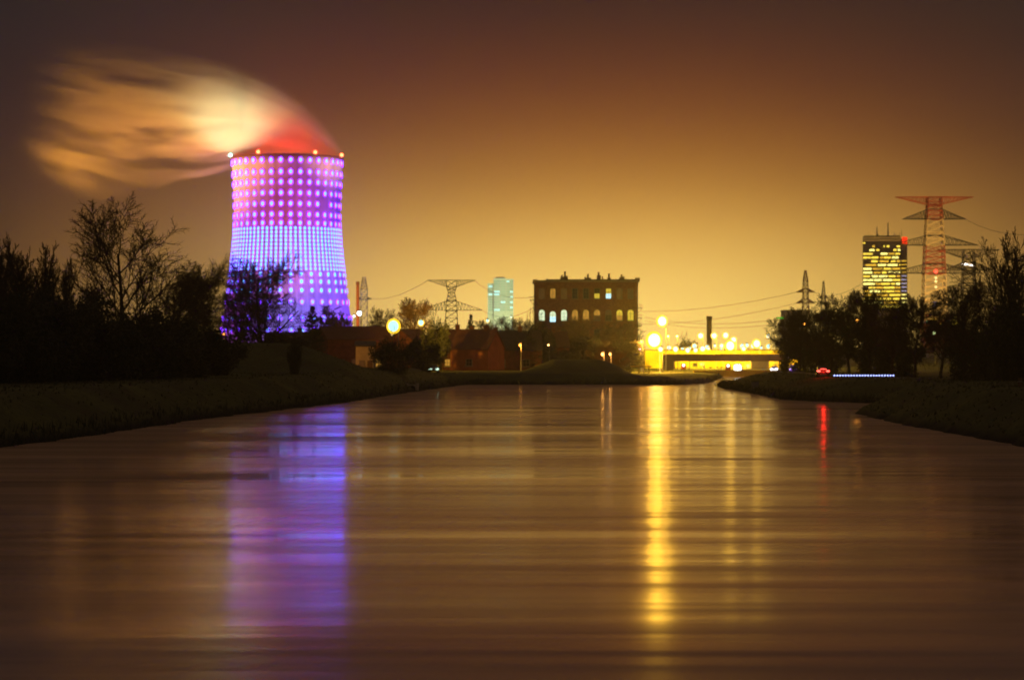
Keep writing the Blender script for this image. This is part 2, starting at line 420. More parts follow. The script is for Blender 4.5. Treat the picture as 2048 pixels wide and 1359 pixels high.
def leafy(seed, n, shape, size):
    rn = random.Random(seed); C = MB()
    lumps = []
    for i in range(26):
        while True:
            x, y, z = rn.uniform(-1, 1), rn.uniform(-1, 1), rn.uniform(0, 1)
            if shape(math.hypot(x, y), z): break
        lumps.append((x*.5, y*.5, z, rn.uniform(.10, .2)))
    for i in range(n):
        l = rn.choice(lumps); v = Vector((rn.gauss(0, 1), rn.gauss(0, 1), rn.gauss(0, 1))); v.normalize(); v *= l[3]*rn.uniform(.5, 1.15)
        c = Vector((l[0], l[1], l[2]*.92))+v
        if c.z < -.02: continue
        a = Vector((rn.gauss(0, 1), rn.gauss(0, 1), rn.gauss(0, 1))).normalized()*size*rn.uniform(.5, 1.4)
        b_ = Vector((rn.gauss(0, 1), rn.gauss(0, 1), rn.gauss(0, 1))).normalized()*size*rn.uniform(.5, 1.4)
        C.add([c-a, c+b_, c+a*.9], [(0, 1, 2)])
    return C
ARCH = {}
def arch(name, T, C, zmax, wx, mb, mc):
    m1 = bpy.data.meshes.new('trunk'); m1.from_pydata(T.v, [], T.f); m1.materials.append(mb)
    m2 = bpy.data.meshes.new('crown'); m2.from_pydata(C.v, [], C.f); m2.materials.append(mc)
    ARCH[name] = (m1, m2, zmax, wx)
arch('broad', *grow_tree(11, (13, 9, 8, 7), (.85, .6, .6, .6), (.75, .6, .55, .5), (.0, .12, .06, .03), (.05, .12, .14, .16), r0=.016, fine=.0014, bare_bottom=.2), M['bark'], M['twig'])
arch('broad2', *grow_tree(29, (10, 8, 8, 7), (.7, .6, .6, .6), (.8, .6, .55, .5), (.0, .14, .06, .03), (.06, .12, .14, .16), r0=.018, fine=.0016, bare_bottom=.15), M['bark'], M['twig'])
arch('round', *grow_tree(5, (14, 9, 9, 8), (.95, .75, .7, .65), (.62, .62, .62, .6), (.0, .08, .05, .03), (.04, .12, .15, .16), r0=.02, fine=.0017, bare_bottom=.22), M['bark'], M['twig'])
arch('round3', *grow_tree(17, (16, 9, 9, 8), (1.0, .8, .7, .65), (.6, .62, .62, .6), (.0, .10, .05, .03), (.06, .13, .15, .16), r0=.02, fine=.0011, bare_bottom=.2), M['bark'], M['twig'])
arch('round2', *grow_tree(17, (15, 9, 9, 8), (1.0, .8, .7, .65), (.6, .62, .62, .6), (.0, .10, .05, .03), (.06, .13, .15, .16), r0=.02, fine=.0018, bare_bottom=.2), M['bark'], M['twig'])
arch('poplar', *grow_tree(8, (18, 8, 6, 4), (.35, .35, .4, .4), (.42, .55, .6, .6), (.0, .14, .1, .08), (.03, .08, .1, .1), r0=.014, fine=.0020, bare_bottom=.08), M['bark'], M['twig'])
arch('poplar2', *grow_tree(41, (16, 8, 6, 4), (.45, .4, .4, .4), (.45, .55, .6, .6), (.0, .14, .1, .08), (.04, .08, .1, .1), r0=.014, fine=.0022, bare_bottom=.08), M['bark'], M['twig'])
# leafy bodies
def with_leaves(key, base, n, size, seed, mc):
    T, C, zm, wx = base
    L = leafy(seed, n, lambda r, z: (r*1.0) < 1.0*math.sqrt(max(0, 1-((z-.45)/.55)**2)), size)
    C.add(L.v, L.f); arch(key, T, C, 1.05, 1.15, M['bark'], mc)
with_leaves('bush', grow_tree(61, (12, 7, 5), (.8, .6, .6), (.75, .6, .5), (.05, .1, .05), (.08, .14, .16), r0=.02, fine=.004, bare_bottom=.02), 9000, .03, 5, M['leaf'])
with_leaves('bush2', grow_tree(67, (14, 7, 5), (.9, .6, .6), (.75, .6, .5), (.05, .12, .05), (.08, .14, .16), r0=.02, fine=.004, bare_bottom=.02), 11000, .028, 9, M['leaf'])
T, C, zm, wx = grow_tree(71, (16, 8, 6, 4), (.6, .5, .5, .5), (.8, .6, .55, .5), (.06, .16, .1, .06), (.08, .12, .14, .15), r0=.012, fine=.004, bare_bottom=.0)
arch('shrub', T, C, zm, wx, M['bark'], M['dry_lit'])
# conifer
rn = random.Random(4); T = MB(); T.tube([Vector((0, 0, 0)), Vector((0, 0, .5)), Vector((0, 0, 1))], [.02, .012, .003], 6); C = MB()
for i in range(220):
    z = rn.uniform(.06, .99); Lb = .02+(1-z)*.27*rn.uniform(.7, 1.2); a = rn.uniform(0, 6.28)
    dr = Vector((math.cos(a), math.sin(a), rn.uniform(.05, .45)))
    p0 = Vector((0, 0, z)); p1 = p0 + dr*Lb; C.bar(p0, p1, .004, .001, 3)
    for k in range(34):
        q = rn.uniform(.15, 1.1); c = p0+(p1-p0)*q; u = Vector((rn.gauss(0, 1), rn.gauss(0, 1), rn.gauss(0, .6))).normalized()*rn.uniform(.012, .035)
        w_ = Vector((rn.gauss(0, 1), rn.gauss(0, 1), rn.gauss(0, 1))).normalized()*.01
        C.add([c-w_, c+w_, c+u], [(0, 1, 2)])
arch('conifer', T, C, 1.0, .56, M['bark'], M['conifer'])

def tree(kind, px, d, top, wpx, label, cat='tree', group=None, name=None, rz=None, zbase=None, mat_c=None):
    m1, m2, zm, wx = ARCH[kind]; x = PX(px, d); z0 = (GZ(x, d) if zbase is None else zbase) - .15
    Ht = PZ(top, d)-z0; sz = Ht/zm; sw = wpx/F*d/wx
    r = thing(name or {'conifer': 'conifer_tree', 'bush': 'bush', 'bush2': 'bush', 'shrub': 'shrub', 'poplar': 'poplar_tree', 'poplar2': 'poplar_tree'}.get(kind, 'bare_tree'),
              label, cat, (x, d, z0), rz if rz is not None else 0, group, (sw, sw, sz))
    for nm, mm in (('trunk', m1), ('crown', m2)):
        o = bpy.data.objects.new(nm, mm); COL.objects.link(o); o.parent = r
        if nm == 'crown' and mat_c:
            o.material_slots[0].link = 'OBJECT'; o.material_slots[0].material = mat_c
    return r
GL = 'trees and thicket on the left bank'
tree('broad', 250, 300, 386, 262, 'large bare winter tree with open spreading branches standing above the dark left thicket', group=GL)
tree('broad2', 335, 330, 535, 110, 'smaller leaning bare tree at the right foot of the large bare tree', group=GL, rz=1)
for i, (px, top, w, lab) in enumerate((
    (8, 470, 90, 'tall upright twiggy tree cut by the left edge of the photo'),
    (52, 462, 80, 'tall upright twiggy tree second from the left edge'),
    (92, 480, 70, 'upright twiggy tree third from the left edge, over the dark thicket'),
    (128, 508, 60, 'thin upright twiggy tree just left of the large bare tree'),
    (30, 500, 90, 'shorter upright twiggy tree between the two leftmost tall ones'),
    (175, 545, 80, 'low upright twiggy tree under the left limbs of the large bare tree'))):
    tree('poplar' if i % 2 else 'poplar2', px, 250+12*i, top, w, lab, group=GL, rz=i*1.3)
for i, (px, d, top, w, lab) in enumerate((
    (20, 215, 560, 190, 'dark dense bush at the far left edge of the bank'),
    (110, 222, 575, 190, 'dark dense bush second from the left edge'),
    (200, 232, 590, 190, 'dark dense bush below the large bare tree'),
    (285, 242, 606, 180, 'dark dense bush right of the large bare tree trunk'),
    (365, 262, 612, 170, 'dark dense bush left of the purple lit tree'),
    (430, 278, 655, 130, 'low dark bush at the right end of the thicket'),
    (60, 240, 520, 180, 'taller dark thicket tree behind the leftmost bushes'),
    (150, 262, 560, 170, 'dark thicket tree behind the second bush'),
    (330, 312, 580, 150, 'dark thicket tree behind the bare tree, right side'))):
    tree('bush' if i % 2 else 'bush2', px, d, top, w, lab, 'bush', GL, rz=i*.9)
tree('round3', 415, 400, 500, 135, 'rounded bare tree left of the lit cooling tower, partly in front of its edge', group=GL)
tree('round2', 380, 372, 545, 110, 'lower rounded bare tree between the large tree and the cooling tower', group=GL, rz=2)
tree('round3', 527, 380, 496, 172, 'rounded bare tree standing in front of the purple lit cooling tower', group=GL)
tree('round', 470, 392, 560, 110, 'low bare tree left of the rounded tree before the cooling tower', group=GL, rz=2.2)
tree('bush2', 530, 386, 640, 200, 'dark hedge mass under the tree in front of the cooling tower', 'bush', GL, rz=2)
tree('bush', 590, 300, 672, 34, 'dark slender shrub on the dike slope', 'bush', GL, rz=1)
tree('conifer', 625, 440, 612, 74, 'dark spiky conifer right of the cooling tower base', group='trees among the houses')
GH = 'trees among the houses'
tree('poplar2', 672, 540, 606, 90, 'thin bare shrubby tree behind the long roof, before the tower base', group=GH)
tree('poplar', 705, 560, 618, 60, 'thin bare tree left of the orange chimney', group=GH, rz=1)
tree('round', 750, 500, 609, 56, 'small bare tree lit yellow left of the bright street lamp', group=GH, rz=2, mat_c=M['dry_lit'])  # paler orange twigs put lamp light into the crown colour
tree('round2', 836, 545, 592, 88, 'rounded bare tree lit yellow right of the bright street lamp', group=GH, mat_c=M['dry_lit'])  # crown colour lifted so the tree looks lamp lit
tree('bush', 872, 470, 625, 60, 'dark tree in front of the yellow lit tree', 'bush', GH)
tree('bush2', 787, 365, 661, 96, 'added dark bush under the glaring street lamp, blocking its reflection in the water', 'bush', GH, rz=1.5)  # added bush, keeps the street lamp's reflection off the water
tree('bush2', 846, 402, 657, 74, 'dark tree below the second street lamp', 'bush', GH, rz=1)
tree('conifer', 942, 505, 629, 46, 'small dark pine rising over the house roofs', group=GH)
for i, (px, top, w, lab) in enumerate(((975, 634, 50, 'low bare tree left below the pale residential tower'), (1012, 628, 60, 'low bare tree right below the pale residential tower'), (1046, 634, 50, 'low bare tree left of the dark conifer by the brick building'))):
    tree('round', px, 640, top, w, lab, group=GH, rz=i)
tree('bush2', 1078, 520, 628, 78, 'dark dense tree at the left corner of the brick building', 'bush', GH, rz=2)
tree('bush', 1062, 500, 660, 100, 'dark bush left of the brick building behind the mound', 'bush', GH, rz=.5)
for i, (k, px, d, top, w, lab) in enumerate((
    ('round', 1120, 600, 652, 80, 'dark bare tree in front of the left bays of the brick building'),
    ('bush', 1165, 560, 660, 90, 'dark dense tree before the middle of the brick building'),
    ('round2', 1150, 610, 632, 80, 'taller bare tree before the middle of the brick building'),
    ('round', 1225, 580, 640, 110, 'wide rounded tree lit orange before the right bays of the brick building'),
    ('bush2', 1110, 520, 690, 120, 'low dark bush behind the left end of the mound'),
    ('bush', 1250, 560, 668, 80, 'dark bush at the right corner of the brick building'))):
    tree(k, px, d, top, w, lab, 'tree' if k[0] == 'r' else 'bush', 'trees before the brick building', rz=i)
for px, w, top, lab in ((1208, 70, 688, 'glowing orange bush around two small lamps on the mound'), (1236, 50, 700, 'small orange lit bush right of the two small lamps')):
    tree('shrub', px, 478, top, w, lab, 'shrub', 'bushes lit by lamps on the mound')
tree('bush', 1372, 760, 672, 50, 'yellow lit tree behind the left lamps of the bridge', 'bush', 'trees by the lock')
GR = 'row of trees along the right bank path'
for i, (k, px, d, top, w, lab) in enumerate((
    ('round', 1575, 430, 628, 80, 'leftmost tree of the row on the right bank, beside the bridge'),
    ('round2', 1600, 410, 612, 80, 'second tree of the right bank row, with thin top twigs'),
    ('round', 1632, 395, 608, 84, 'third tree of the right bank row'),
    ('round2', 1662, 380, 612, 80, 'fourth tree of the right bank row'),
    ('round', 1700, 362, 575, 96, 'tall tree of the right bank row lit orange by a lamp behind it'),
    ('round2', 1742, 345, 572, 104, 'dark tree in front of the left side of the glass office tower'),
    ('round', 1785, 330, 590, 100, 'dark tree in front of the right side of the glass office tower'),
    ('round2', 1830, 322, 585, 110, 'bare tree at the foot of the red and white pylon'),
    ('round', 1880, 312, 600, 110, 'bare tree in front of the low lit office building'),
    ('round2', 1925, 300, 560, 120, 'bare tree left of the tallest dark tree on the right'))):
    tree(k, px, d, top, w, lab, group=GR, rz=i*1.1)
for i, (k, px, d, top, w, lab) in enumerate((
    ('bush', 1600, 418, 648, 90, 'dark leafy mass inside the left end of the right bank row'),
    ('bush2', 1650, 398, 655, 90, 'dark leafy tree second in the right bank row thicket'),
    ('bush', 1735, 352, 625, 110, 'dark leafy tree under the glass office tower'),
    ('bush2', 1795, 336, 640, 110, 'dark leafy tree right below the glass office tower'),
    ('bush', 1945, 300, 640, 120, 'dark leafy tree right of the low lit office building'),
    ('bush2', 2030, 255, 520, 150, 'large dark leafy tree at the right edge of the photo'),
    ('bush', 1990, 270, 590, 110, 'dark leafy tree left of the one at the right edge'))):
    tree(k, px, d, top, w, lab, 'tree', GR, rz=i*1.7, name='leafy_tree')
tree('broad', 2010, 262, 462, 170, 'tall bare tree rising highest at the right edge', group=GR, rz=1.1)
tree('poplar2', 2042, 268, 452, 80, 'upright twiggy tree cut by the right edge', group=GR, rz=.4)

# ---------------------------------------------------------------- cooling tower
TD = 1650.0; TX = PX(574.5, TD); K = TD/F
prof_px = [(316,110.5),(340,109.2),(360,108),(400,106),(440,105.6),(480,107),(520,111),(560,116),(600,121),(640,128),(675,134),(712,140)]
def trad(py):
    return float(np.interp(py, [p[0] for p in prof_px], [p[1] for p in prof_px]))*K
tm = bpy.data.materials.new('tower_concrete'); tm.use_nodes = True; t = tm.node_tree; b = t.nodes['Principled BSDF']; b.inputs['Roughness'].default_value = .85
tcn = N(t, 'ShaderNodeTexCoord'); sp = N(t, 'ShaderNodeSeparateXYZ'); t.links.new(tcn.outputs['Object'], sp.inputs[0])
th = math_(t, 'ARCTAN2', sp.outputs[0], sp.outputs[1])
rib = math_(t, 'SINE', math_(t, 'MULTIPLY', th, 144.0)); ring = math_(t, 'SINE', math_(t, 'MULTIPLY', sp.outputs[2], 1.05))
cbn = N(t, 'ShaderNodeCombineXYZ'); t.links.new(math_(t, 'MULTIPLY', th, 14.0), cbn.inputs[0]); t.links.new(math_(t, 'MULTIPLY', sp.outputs[2], .035), cbn.inputs[1])
no = N(t, 'ShaderNodeTexNoise'); no.inputs['Scale'].default_value = 1.0; no.inputs['Detail'].default_value = 6; t.links.new(cbn.outputs[0], no.inputs[0])
v = math_(t, 'ADD', math_(t, 'MULTIPLY', rib, .05), math_(t, 'ADD', math_(t, 'MULTIPLY', ring, .03), no.outputs[0]))
cr = N(t, 'ShaderNodeValToRGB'); cr.color_ramp.elements[0].position = .3; cr.color_ramp.elements[1].position = .7
cr.color_ramp.elements[0].color = (.27, .25, .23, 1); cr.color_ramp.elements[1].color = (.5, .48, .45, 1)
t.links.new(v, cr.inputs[0]); t.links.new(cr.outputs[0], b.inputs['Base Color'])
tower = thing('cooling_tower', 'huge concrete cooling tower covered in rows of glowing blue and violet lights', 'cooling tower', (TX, TD, 2))
mb = MB(); zz = lambda py: PZ(py, TD)-2
outer = [(trad(py), zz(py)) for py in np.linspace(712, 318, 34)]
inner = [(r_-1.2, z) for r_, z in reversed(outer)]
mb.lathe(outer + [(outer[-1][0]-1.2, outer[-1][1])] + inner[1:], n=144, cap=False)
mb.build('wall', tm, tower, smooth=True)
mb = MB(); rt = trad(318)
mb.lathe([(rt-.6, zz(320)), (rt+.9, zz(319.6)), (rt+.9, zz(315.6)), (rt-1.5, zz(315.6)), (rt-1.5, zz(320))], n=96, cap=False)
mb.build('rim', mat('rim_steel', (.10, .04, .03), .7, .3, .2), tower)
core = emat('led_core', (.16, .56, 1.0), 1.6*EF(1500))
halo = emat('led_halo', (.15, .002, 1.0), 7.5*EF(1500))  # glowing ring round each core stands in for its glare halo
cyanm = emat('led_cyan', (.05, .60, 1.0), 2.4*EF(1500))
halo2 = emat('led_halo_blue', (.15, .02, 1.0), 5*EF(1500))
def led(mb, th_, py, r0, r1, mi=(0, 1), local=False, k=12):
    rr = trad(py); c = Vector((rr*math.sin(th_), -rr*math.cos(th_), zz(py))); n_ = Vector((math.sin(th_), -math.cos(th_), 0)); u = Vector((math.cos(th_), math.sin(th_), 0)); w_ = Vector((0, 0, 1))
    o = Vector((0, 0, 0)) if local else c
    vs = [o+n_*.75]
    for rad, off in ((r0, .7), (r1, .35), (r1*.9, 0.0)):
        for i in range(k):
            a = 2*math.pi*i/k; vs.append(o+n_*off + u*rad*math.cos(a) + w_*rad*1.3*math.sin(a))
    f1 = [(0, 1+i, 1+(i+1) % k) for i in range(k)]
    f2 = [(1+j*k+i, 1+(j+1)*k+i, 1+(j+1)*k+(i+1) % k, 1+j*k+(i+1) % k) for j in (0, 1) for i in range(k)]
    base = len(mb.v); mb.v += [tuple(x) for x in vs]
    mb.f += [tuple(i+base for i in f) for f in f1]; mb.m += [mi[0]]*len(f1)
    mb.f += [tuple(i+base for i in f) for f in f2]; mb.m += [mi[1]]*len(f2)
    return c
rows_top = [327.7, 350.6, 370.7, 391.9, 413.0, 433.7, 450.7]
rows_grid = [461+7.93*i for i in range(11)]
rows_low = [550.8, 565.5, 582.6, 605.3, 637.0, 660]
stuff = MB(); cnt = 0; off = R(-1.2)
missing = {(4, 5)}
for ri, py in enumerate(rows_top):
    for k in range(36):
        a = R(k*10) + off; a2 = (a+math.pi) % (2*math.pi)-math.pi
        if (ri, round(math.degrees(a2-off)/10)) in missing: continue
        if abs(a2) < R(88) and cnt < 100:
            m1_ = MB(); c = led(m1_, a, py, 1.12, 1.6, local=True)
            m1_.build('light', [core, halo], tower, loc=c); cnt += 1
        else: led(stuff, a, py, 1.12, 1.6)
for py in rows_grid:
    for k in range(72): led(stuff, R(k*5)+off, py, .84, .98, (2, 3), k=8)
for ri, py in enumerate(rows_low):
    for k in range(36): led(stuff, R(k*10)+off, py, 1.1, 1.5, (2, 3) if ri < 3 else (0, 1), k=10)
o = stuff.build('lights', [core, halo, cyanm, halo2], tower); o['kind'] = 'stuff'
redm = emat('red_beacon', (1, .10, .03), 14)
cym = emat('cyan_beacon', (.25, .95, .8), 10)
for i, (px, cm, col) in enumerate(((528, redm, (1, .05, .02)), (637, redm, (1, .05, .02)), (683, redm, (1, .08, .02)), (463, cym, (.3, 1, .7)))):
    s_ = max(-.985, min(.985, (px-574.5)/111.0)); a = math.asin(s_); c = Vector(((rt+.9)*math.sin(a), -(rt+.9)*math.cos(a), zz(312)))
    m1_ = MB(); m1_.bar((0, 0, -2.2), (0, 0, -.9), .3, mi=1); m1_.ball((0, 0, 0), 1.25, 8)
    bo = m1_.build('beacon', [cm, M['steel']], tower, loc=c)
    if i == 3: bo['label'] = 'pale cyan beacon'
# lamps inside the mouth that colour the steam
lamp('mouth_light', tower, (6, -24, zz(324)), (1, .04, .02), 200000, 2)
lamp('mouth_light', tower, (-16, -18, zz(326)), (1, .06, .02), 90000, 2)

# added unseen floodlights that brighten the tower and the steam
flm = emat('fill_lens', (1, .8, .6), 8)
def floodlight(label, x, y, aim, col, power, spot, h=9):
    r = thing('floodlight', label, 'floodlight', (x, y, 2), group='added floodlights at the foot of the cooling tower')
    m_ = MB(); m_.bar((0, 0, 0), (0, 0, h), .18, n=6); m_.build('pole', M['galv'], r)
    m_ = MB(); m_.box(-.7, .7, -.25, .25, h, h+.9); m_.box(-.6, .6, .25, .3, h+.1, h+.8, 1); m_.build('lamp_head', [M['steel'], flm], r)
    lamp('fill_lamp', r, (0, .6, h+.5), col, power, .8, spot, aim)
floodlight('added floodlight hidden by trees right in front of the cooling tower, violet', TX+170, TD-60, (TX, TD, 60), (.2, .04, 1), 3400000, 75)
floodlight('added floodlight hidden by trees left of the cooling tower, violet', TX-170, TD-60, (TX, TD, 60), (.6, .06, .9), 1900000, 75)
floodlight('added floodlight behind the house roofs aimed at the tower, salmon', TX+10, TD-190, (TX, TD, 112), (1, .09, .12), 1600000, 40)
floodlight('added floodlight behind the house roofs aimed low at the tower, pale blue', TX+60, TD-170, (TX, TD, 30), (.22, .2, 1), 1500000, 48)
floodlight('added floodlight far left of the tower aimed at the drifting steam, orange', TX-190, TD-90, (TX-85, TD, 175), (1, .38, .02), 16000000, 62)
floodlight('added floodlight right of the tower aimed at the steam edge, orange', TX+170, TD-120, (TX+15, TD, 192), (1, .46, .06), 6000000, 26)
for fx, aim, col, pw, sp_ in ((-41, (TX-52, TD, 215), (1, .78, .22), 430000, 155), (-39, (TX-30, TD, 215), (.75, 1, .62), 420000, 150)):  # added fixtures on the rim that brighten the steam
    m_ = MB(); m_.box(-.5, .5, -.3, .3, 0, .8); m_.box(-.45, .45, -.2, .2, .803, .9, 1)
    fo = m_.build('rim_fill_light', [M['steel'], flm], tower, loc=(fx, -1, zz(315)))
    lamp('rim_fill_lamp', tower, (fx, -1, zz(315)+2.5), col, pw, .8, sp_, aim)

# steam plume: volume blown to the left, streaked along the wind
def gx_(px): return PX(px, TD)-TX
pb = MB()
PX0, PX1 = gx_(20), gx_(692)
up_c = [(692,316),(680,300),(655,265),(620,229),(580,197),(530,168),(480,150),(430,138),(380,128),(300,112),(200,98),(100,88),(20,85)]
lo_c = [(692,325),(465,322),(460,332),(400,345),(350,352),(300,372),(200,395),(100,400),(20,400)]
def cu(c, px): 
    c2 = sorted(c); return float(np.interp(px, [a for a, _ in c2], [b_ for _, b_ in c2]))
cols = np.linspace(20, 692, 30); ringn = 12; vs = []
for px in cols:
    zt = zz(cu(up_c, px)-14); zb = zz(min(cu(lo_c, px)+6, 400)); x = gx_(px); hw = 42
    if px > 462: zb = zz(321)
    zc, hz = (zt+zb)/2, max(3, (zt-zb)/2)
    if px > 462: hw = max(3, min(36, math.sqrt(max(0, (rt-1.6)**2-x*x))))
    for k in range(ringn):
        a = 2*math.pi*k/ringn
        q = max(abs(math.cos(a)), abs(math.sin(a)))
        vs.append((x, hw*math.cos(a)/q, zc+hz*math.sin(a)/q))
nf = len(cols); fs = [(j*ringn+k, j*ringn+(k+1) % ringn, (j+1)*ringn+(k+1) % ringn, (j+1)*ringn+k) for j in range(nf-1) for k in range(ringn)]
fs += [tuple(range(ringn)), tuple(range((nf-1)*ringn, nf*ringn))[::-1]]
pb.add(vs, fs)
vm = bpy.data.materials.new('steam'); vm.use_nodes = True; t = vm.node_tree; t.nodes.clear()
out = N(t, 'ShaderNodeOutputMaterial'); pv = N(t, 'ShaderNodeVolumePrincipled'); t.links.new(pv.outputs[0], out.inputs['Volume'])
pv.inputs['Color'].default_value = (.93, .93, .93, 1); pv.inputs['Anisotropy'].default_value = .15
tcn = N(t, 'ShaderNodeTexCoord'); sp = N(t, 'ShaderNodeSeparateXYZ'); t.links.new(tcn.outputs['Object'], sp.inputs[0])
X_, Y_, Z_ = sp.outputs[0], sp.outputs[1], sp.outputs[2]
def curve(pts, lo, hi):
    """piecewise curve of local x -> value"""
    fc = N(t, 'ShaderNodeFloatCurve'); c = fc.mapping.curves[0]
    xsn = [(gx_(p)-PX0)/(PX1-PX0) for p, _ in pts]; ysn = [(v_-lo)/(hi-lo) for _, v_ in pts]
    z = sorted(zip(xsn, ysn)); c.points[0].location = z[0]; c.points[1].location = z[-1]
    for a in z[1:-1]: c.points.new(*a)
    for q_ in c.points: q_.handle_type = 'AUTO_CLAMPED'
    fc.mapping.use_clip = False; fc.mapping.update()
    mr = math_(t, 'DIVIDE', math_(t, 'SUBTRACT', X_, PX0), PX1-PX0, clamp=True)
    t.links.new(mr, fc.inputs['Value'])
    return math_(t, 'ADD', math_(t, 'MULTIPLY', fc.outputs[0], hi-lo), lo)
ZL, ZH = zz(420), zz(60)
# centre line of the flow bends: streaks follow it
top = curve([(p, zz(v_)) for p, v_ in up_c[::2]] , ZL, ZH)
bot = curve([(692, zz(330)), (465, zz(336)), (380, zz(352)), (300, zz(352)), (200, zz(338)), (100, zz(312)), (20, zz(285))], ZL, ZH)
hgt = math_(t, 'SUBTRACT', top, bot)
s01 = math_(t, 'DIVIDE', math_(t, 'SUBTRACT', Z_, bot), math_(t, 'MAXIMUM', hgt, 2.0))     # 0 at lower edge, 1 at upper
xw = math_(t, 'MULTIPLY', X_, .014)
nc = N(t, 'ShaderNodeCombineXYZ'); t.links.new(xw, nc.inputs[0]); t.links.new(math_(t, 'MULTIPLY', Y_, .03), nc.inputs[1]); t.links.new(math_(t, 'MULTIPLY', s01, 6.5), nc.inputs[2])
no = N(t, 'ShaderNodeTexNoise'); no.inputs['Scale'].default_value = 1.0; no.inputs['Detail'].default_value = 4; no.inputs['Roughness'].default_value = .5; no.inputs['Distortion'].default_value = .5
t.links.new(nc.outputs[0], no.inputs[0])
def ss(v_, a, b_):
    n = N(t, 'ShaderNodeMapRange', interpolation_type='SMOOTHSTEP'); t.links.new(v_, n.inputs[0])
    n.inputs[1].default_value = a; n.inputs[2].default_value = b_; return n.outputs[0]
sj = math_(t, 'ADD', s01, math_(t, 'MULTIPLY', math_(t, 'SUBTRACT', no.outputs[0], .5), 1.0))
edge = math_(t, 'MULTIPLY', math_(t, 'SUBTRACT', 1.0, ss(sj, .55, 1.12)), ss(sj, -.10, .46))
ye = math_(t, 'SUBTRACT', 1.0, ss(math_(t, 'ABSOLUTE', Y_), 12, 36))
# density falls off down wind, patchier further away
fall = curve([(692, .25), (640, .34), (600, .5), (540, .8), (480, 1.0), (420, .9), (380, .66), (300, .42), (220, .24), (150, .12), (100, .05), (60, .01), (20, 0)], 0, 1)
pat = ss(no.outputs[0], .40, .62)
near = ss(X_, gx_(330), gx_(430))
patm = math_(t, 'ADD', math_(t, 'MULTIPLY', pat, math_(t, 'SUBTRACT', 1.5, near)), math_(t, 'MULTIPLY', near, .62))
dens = math_(t, 'MULTIPLY', math_(t, 'MULTIPLY', edge, ye), math_(t, 'MULTIPLY', fall, patm))
# detached wisp low on the left
dx = math_(t, 'DIVIDE', math_(t, 'SUBTRACT', X_, gx_(165)), gx_(165)-gx_(75)); dzz = math_(t, 'DIVIDE', math_(t, 'ADD', math_(t, 'SUBTRACT', Z_, zz(338)), math_(t, 'MULTIPLY', math_(t, 'SUBTRACT', X_, gx_(165)), .35)), 12.0)
wisp = math_(t, 'EXPONENT', math_(t, 'MULTIPLY', math_(t, 'ADD', math_(t, 'MULTIPLY', dx, dx), math_(t, 'MULTIPLY', dzz, dzz)), -1.6))
wisp = math_(t, 'MULTIPLY', math_(t, 'MULTIPLY', wisp, ye), math_(t, 'MULTIPLY', ss(no.outputs[0], .38, .66), .4))
dens = math_(t, 'MULTIPLY', math_(t, 'ADD', dens, wisp), .045)
t.links.new(dens, pv.inputs['Density'])
vm.cycles.volume_sampling = 'MULTIPLE_IMPORTANCE' if hasattr(vm.cycles, 'volume_sampling') else None
plume = pb.build('steam_plume', vm, loc=(TX, TD, 2))
tag(plume, 'glowing orange steam plume blown left from the mouth of the cooling tower', 'steam')

# ---------------------------------------------------------------- brick building
BD = 850.0; bx = lambda px: PX(px, BD); bz = lambda py: PZ(py, BD)
BW0, BW1 = bx(1069), bx(1276)
bb = thing('brick_building', 'large square brick building with arched windows and rooftop chimneys', 'building', ((BW0+BW1)/2, BD, 2))
cx = (BW0+BW1)/2
mb = MB(); mb.box(BW0-cx, BW1-cx, 0, 26, -.5, bz(564)-2)
xp = [1083.6, 1105.6, 1128, 1150, 1172, 1194, 1217, 1239, 1261]
for i in range(10):
    x = (BW0-cx+.7) if i == 0 else (BW1-cx-.7 if i == 9 else bx((xp[i-1]+xp[i])/2)-cx)
    mb.box(x-.45, x+.45, -.35, 0, -.5, bz(566)-2)
for py, h_ in ((612, .5), (570, .7), (648, .5)): mb.box(BW0-cx-.05, BW1-cx+.05, -.5, -.36, bz(py)-2, bz(py)-2+h_)
mb.build('wall', M['brick'], bb)
mb = MB(); mb.box(BW0-cx-.5, BW1-cx+.5, -.7, 26.4, bz(564)-2+.003, bz(564)-2+.7)
mb.box(BW0-cx-.6, BW0-cx+1, -.75, 1.5, bz(564)-2+.71, bz(561)-2+.4); mb.box(BW1-cx-1, BW1-cx+.6, -.75, 1.5, bz(564)-2+.71, bz(558)-2+.5)
mb.build('cornice', M['stone'], bb)
mb = MB(); mb.box(bx(1094)-cx, bx(1274)-cx, 4, 24, bz(564)-2+.71, bz(557.5)-2); mb.box(bx(1093)-cx, bx(1096)-cx, 3.6, 24.3, bz(558)-2, bz(556.5)-2)
mb.prism([(bx(1241)-cx, bz(562)-2), (bx(1262)-cx, bz(562)-2), (bx(1251)-cx, bz(557)-2)], -.2, 3.9)
rf = mb.build('roof', M['slate'], bb)
for px, w, y0, ytop, pots in ((1129.5, 15, 558, 552, ((1131, 541), (1125, 548), (1135, 550))), (1177, 13, 560, 554, ((1177.5, 546), (1172, 552))), (1199.5, 8, 559, 549, ((1199, 542),)), (1207, 2, 559, 552, ((1207, 551),)), (1220, 7, 560, 554, ((1220, 545),)), (1246, 10, 561, 553, ((1245.5, 547), (1250, 551))), (1236, 6, 561, 559, ((1237, 557),))):
    m_ = MB(); m_.box(bx(px-w/2)-cx, bx(px+w/2)-cx, 8, 10, bz(y0+2)-2, bz(ytop)-2)
    for qx, qy in pots: m_.bar((bx(qx)-cx, 9, bz(ytop)-2), (bx(qx)-cx, 9, bz(qy)-2), .36, n=8)
    m_.build('chimney', M['brick_d'], rf)
